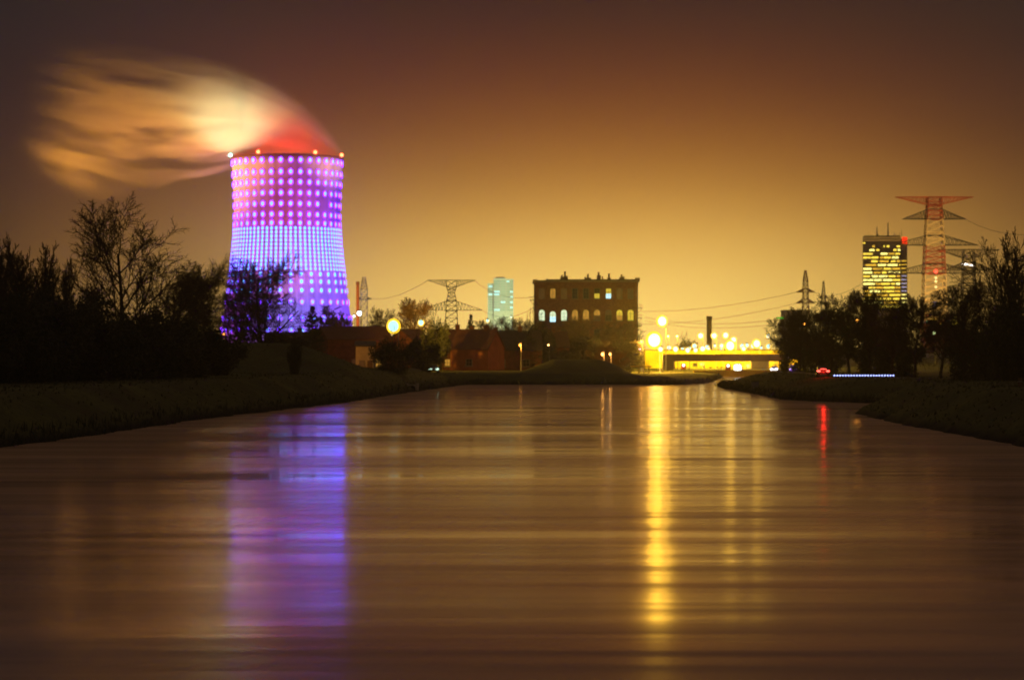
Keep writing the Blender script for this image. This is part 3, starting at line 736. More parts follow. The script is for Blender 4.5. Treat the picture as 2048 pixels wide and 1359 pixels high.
# windows
lit = {'white': emat('lit_window_white', (.78, .95, .60), 1.15, noise=.12, nscale=.6), 'yellow': emat('lit_window_yellow', (.85, .62, .05), .85, noise=.35, nscale=.7), 'dim': emat('lit_window_dim', (.75, .36, .05), .6, noise=.5, nscale=.9), 'dark': M['glass_d'], 'faint': emat('lit_window_faint', (.4, .12, .03), .12, noise=.3, nscale=.8), 'bright': emat('lit_window_bright', (.55, .9, 1.0), 1.5)}
def arch_pts(w, h, arched):
    if not arched: return [(-w/2, 0), (w/2, 0), (w/2, h), (-w/2, h)]
    r = w/2; pts = [(-r, 0), (r, 0)]
    for i in range(9): a = math.pi*i/8; pts.append((r*math.cos(a), h-r+r*math.sin(a)))
    return pts
def window(parent, x, y, z, w, h, arched, kind, kind2=None, bars=(2, 3)):
    f = MB(); op = arch_pts(w+.35, h+.2, arched); ip = arch_pts(w, h, arched); ip = [(a, b_+.1) for a, b_ in ip]
    n = len(op)
    vs = [(a, -.12, b_) for a, b_ in op] + [(a, -.12, b_) for a, b_ in ip] + [(a, 0, b_) for a, b_ in op] + [(a, 0, b_) for a, b_ in ip]
    fs = []
    for i in range(n):
        j = (i+1) % n; fs += [(i, j, n+j, n+i), (i, 2*n+i, 2*n+j, j), (n+i, n+j, 3*n+j, 3*n+i)]
    f.add(vs, fs)
    for i in range(1, bars[0]): xx = -w/2+w*i/bars[0]; f.box(xx-.05, xx+.05, -.09, -.05, .1, h)
    for i in range(1, bars[1]): zb = .1+h*i/bars[1]; f.box(-w/2, w/2, -.085, -.055, zb-.04, zb+.04)
    f.box(-w/2-.3, w/2+.3, -.3, -.13, -.2, 0)
    fo = f.build('window', M['frame'], parent, loc=(x, y, z))
    if kind2:
        p_ = MB(); p_.box(-w/2, w/2, -.04, -.02, .1, h*.52); p_.build('pane', lit[kind2], fo)
        p_ = MB(); p_.add([(a, -.03, max(b_, h*.52)) for a, b_ in ip], [tuple(range(n))]); p_.build('pane', lit[kind], fo)
    else:
        p_ = MB(); p_.add([(a, -.03, b_) for a, b_ in ip], [tuple(range(n))]); p_.build('pane', lit[kind], fo)
    return fo
up = ['faint', 'dim', 'faint', 'dark', 'dark', 'dark', 'yellow', 'faint', 'faint']; up2 = [None, None, 'faint', None, None, 'yellow', 'bright', None, None]
low = ['white', 'white', 'white', 'dim', 'dim', 'dim', 'faint', 'yellow', 'yellow']; low2 = [None, 'bright', None, None, None, 'faint', 'dark', 'dim', None]
for i in range(9):
    x = bx(xp[i])-cx
    window(bb, x, 0, bz(597)-2, 1.75, 3.4, False, up[i], up2[i])
    window(bb, x, 0, bz(641 if i != 1 else 644)-2, 2.0, 3.7, True, low[i], low2[i])
    window(bb, x, 0, bz(680)-2, 1.8, 3.6, False, 'faint' if i in (1, 3) else 'dark')
for sx_, px, py, w in ((-1, 1069, 600, 1.6), (1, 1276, 616, 1.6), (1, 1276, 636, 1.4), (1, 1276, 652, 1.3)):
    x0 = bx(px)-cx; z0 = bz(py)-2; m_ = MB(); a, b2 = sorted((x0, x0+sx_*w))
    m_.box(a, b2, 2, 5, z0, z0+.2)
    for q in np.linspace(a, b2, 4): m_.bar((q, 2.05, z0), (q, 2.05, z0+1.3), .05)
    m_.bar((a, 2.05, z0+1.3), (b2, 2.05, z0+1.3), .06); m_.bar((x0, 3, z0-1.8), (x0+sx_*w, 3, z0), .08)
    m_.build('balcony', M['steel'], bb)
m_ = MB()
for i in range(3):
    x = BW0-cx-.8-1.1*i; m_.bar((x, 6, -.5), (x+.5, 6, bz(604+10*i)-2), .09); m_.bar((x, 6, bz(625+9*i)-2), (x+1.3, 6, bz(606+8*i)-2), .06)
m_.build('outside_stair', M['steel'], bb)

# ---------------------------------------------------------------- houses
def house(label, px, d, L, Wd, ze, zr, rz, wallm, roofm, wins=(), chim=(), z0=None, light=None, gdoor=None):
    x = PX(px, d); zb = GZ(x, d) if z0 is None else z0
    r = thing('house', label, 'house', (x, d, zb-.2), rz, 'low houses behind the left and far bank')
    e = ze-zb+.2; q = zr-zb+.2
    m_ = MB(); n = [(-Wd/2, 0), (Wd/2, 0), (Wd/2, e), (0, q-.12), (-Wd/2, e)]
    vs = [(-L/2, a, b_) for a, b_ in n] + [(L/2, a, b_) for a, b_ in n]
    m_.add(vs, [(0, 4, 3, 2, 1), (5, 6, 7, 8, 9)] + [(i, (i+1) % 5, 5+(i+1) % 5, 5+i) for i in range(5)])
    m_.build('wall', wallm, r)
    m_ = MB(); o = .35; sl = (q-e)/(Wd/2)
    for s_ in (-1, 1):
        y1 = s_*(Wd/2+o); z1 = e-o*sl
        vs = [(-L/2-.25, 0, q), (L/2+.25, 0, q), (L/2+.25, y1, z1), (-L/2-.25, y1, z1)]; vs += [(a, b_, c+.2) for a, b_, c in vs]
        m_.add(vs, [(0, 1, 2, 3), (4, 7, 6, 5), (0, 4, 5, 1), (1, 5, 6, 2), (2, 6, 7, 3), (3, 7, 4, 0)])
    ro = m_.build('roof', roofm, r)
    for cxx, hh in chim:
        m_ = MB(); m_.box(cxx-.45, cxx+.45, -.4, .4, q-.6, q+hh); m_.box(cxx-.52, cxx+.52, -.47, .47, q+hh, q+hh+.15); m_.bar((cxx, 0, q+hh+.15), (cxx, 0, q+hh+.6), .14, n=6); m_.build('chimney', M['brick_d'], ro)
    for wx, wz, ww, wh, kd in wins:
        window(r, wx, -Wd/2-.003, wz, ww, wh, False, kd, bars=(2, 2))
    if gdoor:
        m_ = MB(); m_.box(gdoor-.5, gdoor+.5, -Wd/2-.06, -Wd/2-.003, .2, 2.3); do = m_.build('door', M['wood'], r)
        m_ = MB(); m_.ball((gdoor+.38, -Wd/2-.1, 1.2), .05, 6); m_.build('handle', M['galv'], do)
    return r
house('long low house with a big dark roof and orange lit gable end at its left', 706, 484, 13.6, 8, 8.2, 10.6, R(24), M['brick_d'], M['tile'], ((-4, 1, 1.3, 1.4, 'faint'), (-1, 1, 1.3, 1.4, 'faint'), (4, 1, 1.3, 1.4, 'dim')), ((-3, .9),), gdoor=1.5)
house('small pale house annex lit by the street lamp, left of the glare', 731, 466, 3.6, 5, 6.8, 7.6, R(2), M['plaster'], M['slate'], ((-.6, 1.2, .8, 1.0, 'faint'),), gdoor=.9)
house('house behind the dark trees with an orange gable right of the glare', 820, 500, 7, 8, 7.2, 10.2, R(60), M['brick_o'], M['tile'], ((0, 1.2, 1.2, 1.2, 'faint'),))
house('long house with a red brown roof and dim windows left of the tall orange gable', 915, 505, 12, 8, 6.6, 10.2, R(-6), M['brick_d'], M['tile'], ((-4, 1, 1.2, 1.3, 'dim'), (-1.6, 1, 1.0, 1.3, 'dim'), (2.2, 1, 1.2, 1.3, 'dark'), (4, 1, .8, 1.3, 'faint')), ((0, 1.0), (3, .6)), gdoor=.5)
house('house with a tall narrow orange gable catching the light', 955, 490, 8.5, 7.4, 6.4, 10.0, R(-26), M['brick_o'], M['tile'], ((0, 1.1, 1.2, 1.2, 'dark'),), ((2, .8),))
house('dark roofed house right of the tall orange gable', 1030, 500, 10.5, 8, 6.2, 9.9, R(4), M['brick_d'], M['slate'], ((-3, 1, 1.2, 1.3, 'faint'), (2, 1, 1.2, 1.3, 'dark')), ((1, .9), (-4, .7)))
house('small dark house at the left foot of the brick building', 1098, 560, 8, 8, 6.8, 10.2, R(10), M['brick'], M['tile'], ((0, 1, 1.2, 1.3, 'dim'),), ((1, .8),))
house('dark house behind the conifer left of the long roof', 590, 500, 12, 8, 6.0, 9.6, R(12), M['brick_d'], M['slate'], ((0, 1, 1.2, 1.3, 'dark'),), ((1, .9),))

# skylight is a part of the long roof house
# ---------------------------------------------------------------- chimneys and far buildings
def stack(label, px, d, w_px, top, m, cap=True, z0=1.0):
    x = PX(px, d); r = thing('industrial_chimney', label, 'chimney', (x, d, z0)); w = w_px/F*d/2; h = PZ(top, d)-z0
    m_ = MB(); m_.lathe([(w*1.15, 0), (w*1.0, h)], n=24); m_.build('shaft', m, r, smooth=False)
    m_ = MB(); m_.lathe([(w*1.02, h-1.6), (w*1.18, h-1.2), (w*1.18, h), (w*.8, h)], n=24, cap=False); m_.build('rim', M['brick_d'], r)
    return r
stack('slender orange brick chimney right of the cooling tower', 715.5, 1250, 6.2, 563, M['brick_o'])
stack('thick brown chimney stub rising behind the bridge lamps', 1418.5, 900, 10, 632, M['brick'])

lf = thing('floodlight', 'added orange floodlight at the foot of the slender orange chimney', 'floodlight', (PX(716, 1250)-12, 1190, 2))  # added lamp that brightens the orange chimney
m_ = MB(); m_.bar((0, 0, 0), (0, 0, 8), .2); m_.box(-.6, .6, -.3, .3, 8, 8.8); m_.build('pole', M['galv'], lf)
lamp('fill_lamp', lf, (0, 0, 9.5), (1, .45, .1), 420000, 1, 90, (PX(716, 1250), 1250, 22))
# pale residential tower
d = 2000; x = PX(1002, d); k_ = d/F
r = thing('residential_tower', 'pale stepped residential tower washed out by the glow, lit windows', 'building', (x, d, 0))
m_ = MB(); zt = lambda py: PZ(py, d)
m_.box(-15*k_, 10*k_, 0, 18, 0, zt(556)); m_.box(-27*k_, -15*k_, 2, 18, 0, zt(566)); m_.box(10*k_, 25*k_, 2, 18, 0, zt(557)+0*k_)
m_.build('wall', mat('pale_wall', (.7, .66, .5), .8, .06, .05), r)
m_ = MB(); m_.box(-11*k_, 8*k_, 3, 12, zt(556), zt(553.5)); m_.build('roof', M['galv'], r)
wd = emat('tower_window_soft', (.35, .6, .35), .8, noise=.4, nscale=.08); wb_ = emat('tower_window_bright', (.35, .85, .9), 2.4)
rn = random.Random(2)
for row in range(12):
    py = 561+row*5.2
    if py > 622: break
    for (a, c_) in ((-25, -17), (-14, -2), (-1, 9), (11, 17), (18, 24)):
        if py < 568 and a < -15: continue
        brt = (a, row) in {(-14, 4), (-14, 11), (-14, 12), (-25, 2), (-25, 5), (18, 8), (18, 10), (-1, 8)} or rn.random() < .06
        f_ = MB(); yy = -.2 if -15 < a < 10 else 1.8
        f_.box(a*k_, c_*k_, yy, yy+.15, zt(py+2.6), zt(py)); fo = f_.build('window', M['frame'], r)
        g_ = MB(); g_.box((a+.5)*k_, (c_-.5)*k_, yy-.1, yy-.01, zt(py+2.3), zt(py+.3)); g_.build('pane', wb_ if brt else wd, fo)
lf = thing('floodlight', 'added floodlight at the foot of the pale residential tower', 'floodlight', (x+30, d-110, 2))  # added lamp that brightens the pale tower
m_ = MB(); m_.bar((0, 0, 0), (0, 0, 12), .2); m_.box(-.6, .6, -.3, .3, 12, 12.8); m_.build('pole', M['galv'], lf)
lamp('fill_lamp', lf, (0, 0, 13.5), (.75, .95, .5), 900000, 1, 60, (x, d, 30))

# glass office tower
d = 1800.0; k_ = d/F; x = PX(1771, d)
r = thing('office_tower', 'tall glass office tower with rows of yellow lit windows and rooftop masts', 'building', (x, d, 0), R(-8.8))
zt = lambda py: PZ(py, d)
m_ = MB(); m_.box(-45*k_, 30*k_, 0, 26, 0, zt(472)); m_.box(30.2*k_, 43*k_, 3, 26, 0, zt(477)); m_.build('facade', mat('curtain_wall', (.2, .13, .09), .25, .2, .1, spec=.5), r)
m_ = MB(); m_.box(-42*k_, 27*k_, 3, 22, zt(472)+.01, zt(470.5))
m_.build('roof', M['steel'], r)
for ax, top, w in ((-34, 464, .25), (-28, 466, .25), (-17, 452, .7), (5, 444, .8), (17, 462, .25), (28, 464, .3), (32, 458, .3), (-15.5, 467, 1.2), (20, 466, .3)):
    m_ = MB(); m_.bar((ax*k_, 8, zt(471)), (ax*k_, 8, zt(top)), w, w*.5); m_.build('mast', M['steel'], r)
yl = [emat('office_window_yellow', (1.0, .70, .06), 2.3, noise=.3, nscale=.35), emat('office_window_gold', (.8, .45, .03), 1.8, noise=.4, nscale=.35), emat('office_window_pale', (1.0, .85, .2), 3.2, noise=.2, nscale=.4)]
dimf = emat('office_window_dim', (.5, .24, .04), .9, noise=.4, nscale=.5)
rn = random.Random(12); wc = 0
def owin(x0, x1, py, m, y=-.25, h=3.4):
    f_ = MB(); f_.box(x0*k_, x1*k_, y, y+.2, zt(py+h), zt(py)); fo = f_.build('window', M['steel'], r)
    g_ = MB(); n = max(1, int(round((x1-x0)/2.2))); 
    for i in range(n):
        a = x0+(x1-x0)*i/n; b_ = x0+(x1-x0)*(i+1)/n; g_.box((a+.25)*k_, (b_-.25)*k_, y-.1, y-.01, zt(py+h-.5), zt(py+.4))
    g_.build('pane', m, fo)
owin(-44, 29, 474, dimf, h=3); owin(-44, 29, 479, dimf, h=3)
owin(-45, -40, 484, yl[0]); 
for row in range(17):
    py = 490+row*7.5
    if py > 612: break
    dens_ = .45 if row < 1 else (.7 if row < 2 else .95)
    if row in (5, 9): dens_ = .45
    a = -44
    while a < 28:
        L = rn.uniform(6, 26) if rn.random() < dens_ else 0
        if L:
            b_ = min(29, a+L*(.4 if row < 2 else 1)); owin(a, b_, py, rn.choice([yl[0], yl[0], yl[1], yl[2]]), h=4.7); wc += 1; a = b_+rn.uniform(.8, 4)
        else: a += rn.uniform(4, 16)
    if 3 < row: owin(31.5, 42, py, yl[1] if row < 8 else (yl[2] if row > 12 else emat('office_window_white', (.8, .7, 1.0), .9, noise=.4, nscale=.4)), 2.7, 3)
m_ = MB(); m_.box(33*k_, 43*k_, 1.5, 2.9, zt(487.5), zt(474)); m_.build('beacon_panel', emat('red_sign', (1, .02, .0), 2.0, noise=.15, nscale=.1), r)

# low office right
d = 1100.0; k_ = d/F; x = PX(1888, d); zt = lambda py: PZ(py, d)
r = thing('low_office', 'low office block with lit yellow window bands behind the right trees', 'building', (x, d, 0))
m_ = MB(); m_.box(-32*k_, 38*k_, 0, 20, 0, zt(627)); m_.build('wall', M['concrete'], r)
for py in (631, 637, 645):
    for a, c_ in ((-28, -12), (-9, 8), (12, 30)):
        f_ = MB(); f_.box(a*k_, c_*k_, -.2, -.01, zt(py+3), zt(py)); fo = f_.build('window', M['frame'], r)
        g_ = MB(); n = 6
        for i in range(n): q0 = a+(c_-a)*i/n; g_.box((q0+.3)*k_, (q0+(c_-a)/n-.3)*k_, -.3, -.21, zt(py+2.5), zt(py+.5))
        g_.build('pane', yl[1] if a != 12 else yl[0], fo)
for nm, px, py, w, h, colr, lab, st in (('sign', 1870, 603, 9, 9, (.75, .6, 1.0), 'small white and violet lit sign over the low office', 1.3), ('sign', 1852, 628, 9, 5, (1, .03, .02), 'small red lit sign left of the low office', 1.2),
                               ('sign', 1852, 641, 12, 4, (.1, .8, .4), 'small green lit sign below the red sign', 1.0), ('sign', 1560, 634, 15, 3, (.05, .9, .02), 'thin green lit sign on the roof behind the right bank trees', 1.0)):
    d2 = 1080.0; kk = d2/F; s_ = thing(nm, lab, 'sign', (PX(px, d2), d2, 0), group='small lit signs on the right skyline')
    m_ = MB(); m_.bar((0, .4, 0), (0, .4, PZ(py, d2)), .2); m_.build('post', M['steel'], s_)
    m_ = MB(); m_.box(-w/2*kk, w/2*kk, 0, .3, PZ(py+h, d2), PZ(py, d2)); m_.box(-w/2*kk+.15, w/2*kk-.15, -.08, -.01, PZ(py+h, d2)+.12, PZ(py, d2)-.12, 1); m_.build('panel', [M['steel'], emat('sign_face', colr, st, noise=.5, nscale=.6)], s_)
d = 1300.0; x = PX(1592, d)
r = thing('warehouse', 'plain grey flat topped block behind the left end of the right bank trees', 'building', (x, d, 0))
m_ = MB(); m_.box(-24/F*d, 24/F*d, 0, 15, 0, PZ(621, d)); m_.build('wall', M['concrete'], r)
m_ = MB(); m_.box(-25/F*d, 25/F*d, -.3, 15.3, PZ(621, d)+.003, PZ(619.5, d)); m_.build('roof', M['steel'], r)

# ---------------------------------------------------------------- pylons
def lattice(mb, z0, w0, z1, w1, r, n, mi=0):
    for i in range(n):
        a, b_ = i/n, (i+1)/n; za, zb = z0+(z1-z0)*a, z0+(z1-z0)*b_; wa, wb2 = w0+(w1-w0)*a, w0+(w1-w0)*b_
        ca = [(-wa, -wa), (wa, -wa), (wa, wa), (-wa, wa)]; cb_ = [(-wb2, -wb2), (wb2, -wb2), (wb2, wb2), (-wb2, wb2)]
        for k in range(4):
            j = (k+1) % 4
            mb.bar((*ca[k], za), (*cb_[k], zb), r*1.4, cap=False); mb.bar((*ca[k], za), (*cb_[j], zb), r, cap=False, n=3); mb.bar((*ca[j], za), (*cb_[k], zb), r, cap=False, n=3); mb.bar((*ca[k], za), (*ca[j], za), r, cap=False, n=3)
def arm(mb, zlow, zhigh, w_low, w_high, half, depth, r, n=8, tip='low'):
    # truss arm along x; tip at level zlow or zhigh
    for s_ in (-1, 1):
        zt_ = zlow if tip == 'low' else zhigh
        for y in (-depth, depth):
            pl = lambda q: Vector((s_*(w_low+(half-w_low)*q), y*(1-q), zlow+(zt_-zlow)*q)); ph = lambda q: Vector((s_*(w_high+(half-w_high)*q), y*(1-q), zhigh+(zt_-zhigh)*q))
            mb.bar(pl(0), pl(1), r*1.3, cap=False); mb.bar(ph(0), ph(1), r*1.3, cap=False)
            for i in range(n):
                q0, q1 = i/n, (i+1)/n
                mb.bar(pl(q0), ph((q0+q1)/2), r*.8, n=3, cap=False); mb.bar(ph((q0+q1)/2), pl(q1), r*.8, n=3, cap=False)
def pylon(label, px, d, sections, arms, armm, rod=None, rz=0, base=1.0, rr=.12):
    k_ = d/F; r = thing('pylon', label, 'pylon', (PX(px, d), d, base), rz, 'power line pylons')
    z = lambda py: PZ(py, d)-base
    for (y0, w0, y1, w1, m, n) in sections:
        m_ = MB(); lattice(m_, z(y0), w0*k_/2, z(y1), w1*k_/2, rr, n); m_.build('tower_section', m, r)
    for (yl_, yh, wl, wh, half, tip, m) in arms:
        m_ = MB()
        for y_ in (-wl*k_/2, wl*k_/2):
            for zq_, w_q in ((z(yl_), wl), (z(yh), wh)): m_.bar((-w_q*k_/2, y_, zq_), (w_q*k_/2, y_, zq_), rr*1.3)
        arm(m_, z(yl_), z(yh), wl*k_/2, wh*k_/2, half*k_, wl*k_/2, rr, tip=tip); m_.build('crossarm', m, r)
    if rod: m_ = MB(); m_.bar((0, 0, z(rod[0])), (0, 0, z(rod[1])), rr*1.5, rr*.4); m_.build('spire', M['red'], r)
    return r
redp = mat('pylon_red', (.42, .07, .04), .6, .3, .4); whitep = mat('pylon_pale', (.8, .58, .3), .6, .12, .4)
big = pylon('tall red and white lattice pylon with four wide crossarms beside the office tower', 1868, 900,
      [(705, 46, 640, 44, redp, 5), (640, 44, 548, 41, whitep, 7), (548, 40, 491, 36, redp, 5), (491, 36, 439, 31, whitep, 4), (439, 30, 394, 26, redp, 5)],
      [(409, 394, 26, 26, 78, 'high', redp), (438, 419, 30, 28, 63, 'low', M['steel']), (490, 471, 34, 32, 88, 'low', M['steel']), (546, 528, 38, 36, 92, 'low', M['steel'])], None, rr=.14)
m_ = MB(); m_.ball((0, -4, PZ(543, 900)-1), .75, 8); m_.build('beacon', emat('pylon_beacon', (1, .06, .03), 3), big)
m_ = MB()
for py in (556, 563, 574): m_.ball((0, -4, PZ(py, 900)-1), .5, 8)
m_.build('lamp_row', emat('pylon_lamps', (1, .75, .25), 1.6), big)
for s_ in (0,):
    l = lamp('pylon_fill_lamp', big, (-8, -70, 4), (1, .62, .2), 260000, .5, 60, (PX(1868, 900), 900, 45))  # added lamp without a fixture, brightens the pylon
pylon('grey lattice pylon behind the rightmost bare tree', 1937, 1250, [(700, 34, 560, 24, M['steel'], 9), (560, 24, 500, 20, M['steel'], 5)],
      [(516, 499, 20, 20, 62, 'high', M['steel']), (540, 524, 22, 20, 48, 'low', M['steel']), (583, 566, 26, 24, 78, 'low', M['steel'])], None, rr=.16)
pylon('grey T-shaped lattice pylon with two long crossarms over the houses', 903, 1100, [(705, 30, 622, 22, M['steel'], 6), (622, 22, 600, 19, M['steel'], 2), (600, 19, 585, 12, M['steel'], 2), (585, 12, 573, 20, M['steel'], 2), (573, 20, 560, 20, M['steel'], 1)],
      [(573, 560, 20, 22, 48, 'high', M['steel']), (620, 602, 26, 20, 63, 'low', M['steel'])], None, rr=.10)
pylon('small red and white pylon on the horizon left of the office tower', 1611, 1700, [(700, 22, 640, 18, whitep, 5), (640, 17, 612, 12, redp, 2), (612, 12, 562, 9, whitep, 6), (562, 9, 540, 3, redp, 3)],
      [(584, 577, 12, 9, 19, 'low', redp), (606, 598, 14, 12, 19, 'low', redp)], None, rr=.2)
pylon('faint thin pylon just right of the small red and white one', 1647, 1900, [(700, 18, 600, 8, M['steel'], 8), (600, 8, 562, 2, M['steel'], 5)], [(596, 591, 8, 7, 10, 'low', M['steel'])], None, rr=.16)
pylon('faint pinkish pylon directly right of the orange chimney', 728, 1900, [(700, 16, 600, 13, whitep, 7), (600, 13, 578, 13, M['galv'], 2), (578, 13, 553, 5, redp, 4)], [(598, 594, 12, 12, 16, 'low', M['steel'])], None, rr=.15)

# overhead wires
def wire(label, a, b_, sag, r=.07):
    a = Vector(a); b_ = Vector(b_); pts = []
    for i in range(25):
        q = i/24; p_ = a.lerp(b_, q); p_.z -= sag*4*q*(1-q); pts.append(p_)
    m_ = MB(); m_.tube(pts, [r]*25, 4); o = m_.build('overhead_wire', M['cable'])
    return tag(o, label, 'wire', 'overhead power lines')
bp_ = lambda px, py: P(px, py, 900.0)
wire('highest overhead wire running right from the red and white pylon', bp_(1930, 438), P(2120, 462, 700), 3)
wire('overhead wire running right from the third crossarm of the red and white pylon', bp_(1956, 490), P(2120, 520, 700), 3)
wire('upper overhead wire crossing the office tower toward the small pylon', bp_(1805, 500), P(1628, 584, 1700), 8, .09)
wire('lower overhead wire crossing the office tower toward the small pylon', bp_(1777, 546), P(1629, 606, 1700), 8, .09)
wire('upper overhead wire left of the small red and white pylon', P(1593, 584, 1700), P(1100, 600, 2300), 12, .12)
wire('lower overhead wire left of the small red and white pylon', P(1593, 606, 1700), P(1100, 628, 2300), 12, .12)
wire('overhead wire crossing the sky above the bridge lamps', P(1700, 612, 900), P(1290, 634, 1300), 5, .07)
wire('overhead wire second above the bridge lamps', P(1700, 622, 900), P(1290, 641, 1300), 5, .07)
wire('overhead wire from the T-shaped pylon left toward the cooling tower', P(855, 561, 1100), P(735, 594, 1900), 4, .1)
wire('overhead wire from the right arm tip of the T-shaped pylon to the pale tower', P(966, 621, 1100), P(1080, 606, 900), 4, .07)
wire('overhead wire from the top of the T-shaped pylon to the brick building', P(950, 562, 1100), P(1110, 580, 900), 5, .07)

# ---------------------------------------------------------------- lock, bridge, lamps
HEADM = {}
def headm(key, col, st, sample=True):
    if key not in HEADM: HEADM[key] = emat(key, col, st, sample)
    return HEADM[key]
YEL = (1.0, .62, .10); WHT = (.8, .95, 1.0); ORG = (1.0, .36, .04)
POW = {'lamp_yellow_strong': (42000, 8), 'lamp_yellow': (16000, 6), 'lamp_lock_tall': (42000, 9), 'lamp_lock_main': (60000, 10), 'lamp_lock_strong': (9000, 5), 'lamp_orange': (4000, 4), 'lamp_orange_tree': (14000, 5), 'lamp_orange_corner': (5000, 5), 'lamp_bush': (600, 5), 'lamp_white': (2500, 4), 'lamp_lock': (1800, 4)}
SHIELD = {'lamp_yellow_strong': (14, 12, 4), 'lamp_yellow': (-2, 12, 1)}
def street_lamp(label, px, py, d, rpx, key, col, st, group='lamps around the bridge and lock', pole=True, sample=True, name='street_lamp', base=None):
    x = PX(px, d); zb = (GZ(x, d) if base is None else base)-.1; zh = PZ(py, d)-zb; rad = rpx/F*d; pw_ = POW.get(key); st = (pw_[1] if pw_ else st)*EF(d)
    r = thing(name, label, 'lamp', (x, d, zb), group=group)
    m_ = MB(); ph = zh+.35+rad*.6
    if pole:
        m_.bar((rad*.9, .15, 0), (rad*.9, .15, ph), .12, .08, n=6); m_.bar((rad*.9, .15, ph), (0, 0, ph), .07, n=5)
    else: m_.bar((0, .3, 0), (0, .3, ph), .08, n=5)
    m_.build('pole', M['galv'], r)
    m_ = MB(); m_.lathe([(.05, 0), (rad*.75, -.12), (rad*.8, -.3), (rad*.55, -.3)], (0, 0, ph+.08), n=14, cap=False); m_.build('lamp_head', M['steel'], r)
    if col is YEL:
        m_ = MB(); m_.ball((0, .1, zh), rad*1.3, 10, sz=(1.0, .7, 1.08)); m_.build('glare_halo', headm('amber_glare', (1, .60, .02), 1.7, False), r, smooth=True)  # glowing amber shell stands in for the glare round the lamp
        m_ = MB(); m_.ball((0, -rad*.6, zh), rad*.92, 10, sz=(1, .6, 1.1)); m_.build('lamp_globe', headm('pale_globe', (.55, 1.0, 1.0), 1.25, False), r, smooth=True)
    else:
        m_ = MB(); m_.ball((0, 0, zh), rad, 10, sz=(.9, .9, 1.0)); m_.build('lamp_globe', headm(key, col, st, False), r, smooth=True)
    if pw_ and key in SHIELD:
        ax_, ay_, az_ = SHIELD[key]; lamp('bulb', r, (0, rad+.4, zh), (1, .52, .04), pw_[0], .25, 150, (x+ax_, d+ay_, zb+zh+az_))
    elif pw_: lamp('bulb', r, (0, -rad*1.25-.3, zh-.35*rad), (col[0], col[1]*.85, col[2]*.4) if col is YEL else col, pw_[0], .25, 120 if key == 'lamp_orange' else None, (x+(-3 if px > 900 else 6), d+9, 5) if key == 'lamp_orange' else None)
    return r
sl = street_lamp
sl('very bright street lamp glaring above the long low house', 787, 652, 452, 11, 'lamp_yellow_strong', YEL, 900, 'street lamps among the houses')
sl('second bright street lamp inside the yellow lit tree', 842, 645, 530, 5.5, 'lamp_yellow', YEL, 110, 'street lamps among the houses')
sl('white lamp at the foot of the orange chimney', 718.5, 626, 600, 5, 'lamp_white_soft', WHT, 4, 'street lamps among the houses', sample=False)
sl('tiny pale lamp just left of the orange chimney', 708, 632, 600, 2.2, 'lamp_white_soft', WHT, 4, 'street lamps among the houses', sample=False)
sl('low orange street lamp behind the thicket lighting its undergrowth', 447, 668, 430, 3, 'lamp_orange', ORG, 160, 'street lamps among the houses')
sl('orange street lamp hidden left of the first orange gable', 588, 684, 452, 2.5, 'lamp_orange', ORG, 160, 'street lamps among the houses')
sl('orange street lamp hidden by trees right of the tall orange gable', 1040, 690, 462, 2.5, 'lamp_orange', ORG, 160, 'street lamps among the houses')
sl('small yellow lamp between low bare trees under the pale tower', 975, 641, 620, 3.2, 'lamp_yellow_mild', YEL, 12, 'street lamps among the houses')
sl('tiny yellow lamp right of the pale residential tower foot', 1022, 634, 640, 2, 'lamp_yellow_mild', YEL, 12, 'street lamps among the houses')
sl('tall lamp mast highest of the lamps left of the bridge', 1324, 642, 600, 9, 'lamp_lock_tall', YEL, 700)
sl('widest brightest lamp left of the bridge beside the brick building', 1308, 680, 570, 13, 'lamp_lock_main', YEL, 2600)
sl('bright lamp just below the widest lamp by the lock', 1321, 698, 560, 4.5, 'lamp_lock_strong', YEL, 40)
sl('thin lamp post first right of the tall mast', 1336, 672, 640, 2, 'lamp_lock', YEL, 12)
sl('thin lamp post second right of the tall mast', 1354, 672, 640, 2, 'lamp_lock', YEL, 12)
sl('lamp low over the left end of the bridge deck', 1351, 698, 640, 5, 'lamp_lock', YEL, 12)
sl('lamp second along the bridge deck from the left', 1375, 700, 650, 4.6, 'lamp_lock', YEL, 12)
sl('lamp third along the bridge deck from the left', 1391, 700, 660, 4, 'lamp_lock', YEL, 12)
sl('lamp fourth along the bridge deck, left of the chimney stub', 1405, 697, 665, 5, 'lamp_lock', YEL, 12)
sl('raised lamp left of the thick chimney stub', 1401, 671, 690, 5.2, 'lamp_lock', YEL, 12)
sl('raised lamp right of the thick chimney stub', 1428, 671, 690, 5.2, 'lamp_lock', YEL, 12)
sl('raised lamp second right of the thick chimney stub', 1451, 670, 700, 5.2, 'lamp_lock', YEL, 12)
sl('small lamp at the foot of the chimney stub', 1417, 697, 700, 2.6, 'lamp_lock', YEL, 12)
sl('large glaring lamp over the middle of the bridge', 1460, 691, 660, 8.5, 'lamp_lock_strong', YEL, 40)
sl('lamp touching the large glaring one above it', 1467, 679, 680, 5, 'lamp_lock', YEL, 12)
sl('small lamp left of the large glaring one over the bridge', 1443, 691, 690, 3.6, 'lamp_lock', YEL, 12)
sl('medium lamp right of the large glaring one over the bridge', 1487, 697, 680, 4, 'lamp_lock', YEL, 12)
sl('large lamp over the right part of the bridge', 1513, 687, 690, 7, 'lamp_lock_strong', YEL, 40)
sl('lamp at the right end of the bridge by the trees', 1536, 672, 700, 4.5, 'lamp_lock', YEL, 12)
sl('white floodlight on the quay under the bridge', 1475, 735, 585, 8.5, 'lamp_white', WHT, 9, base=.9)
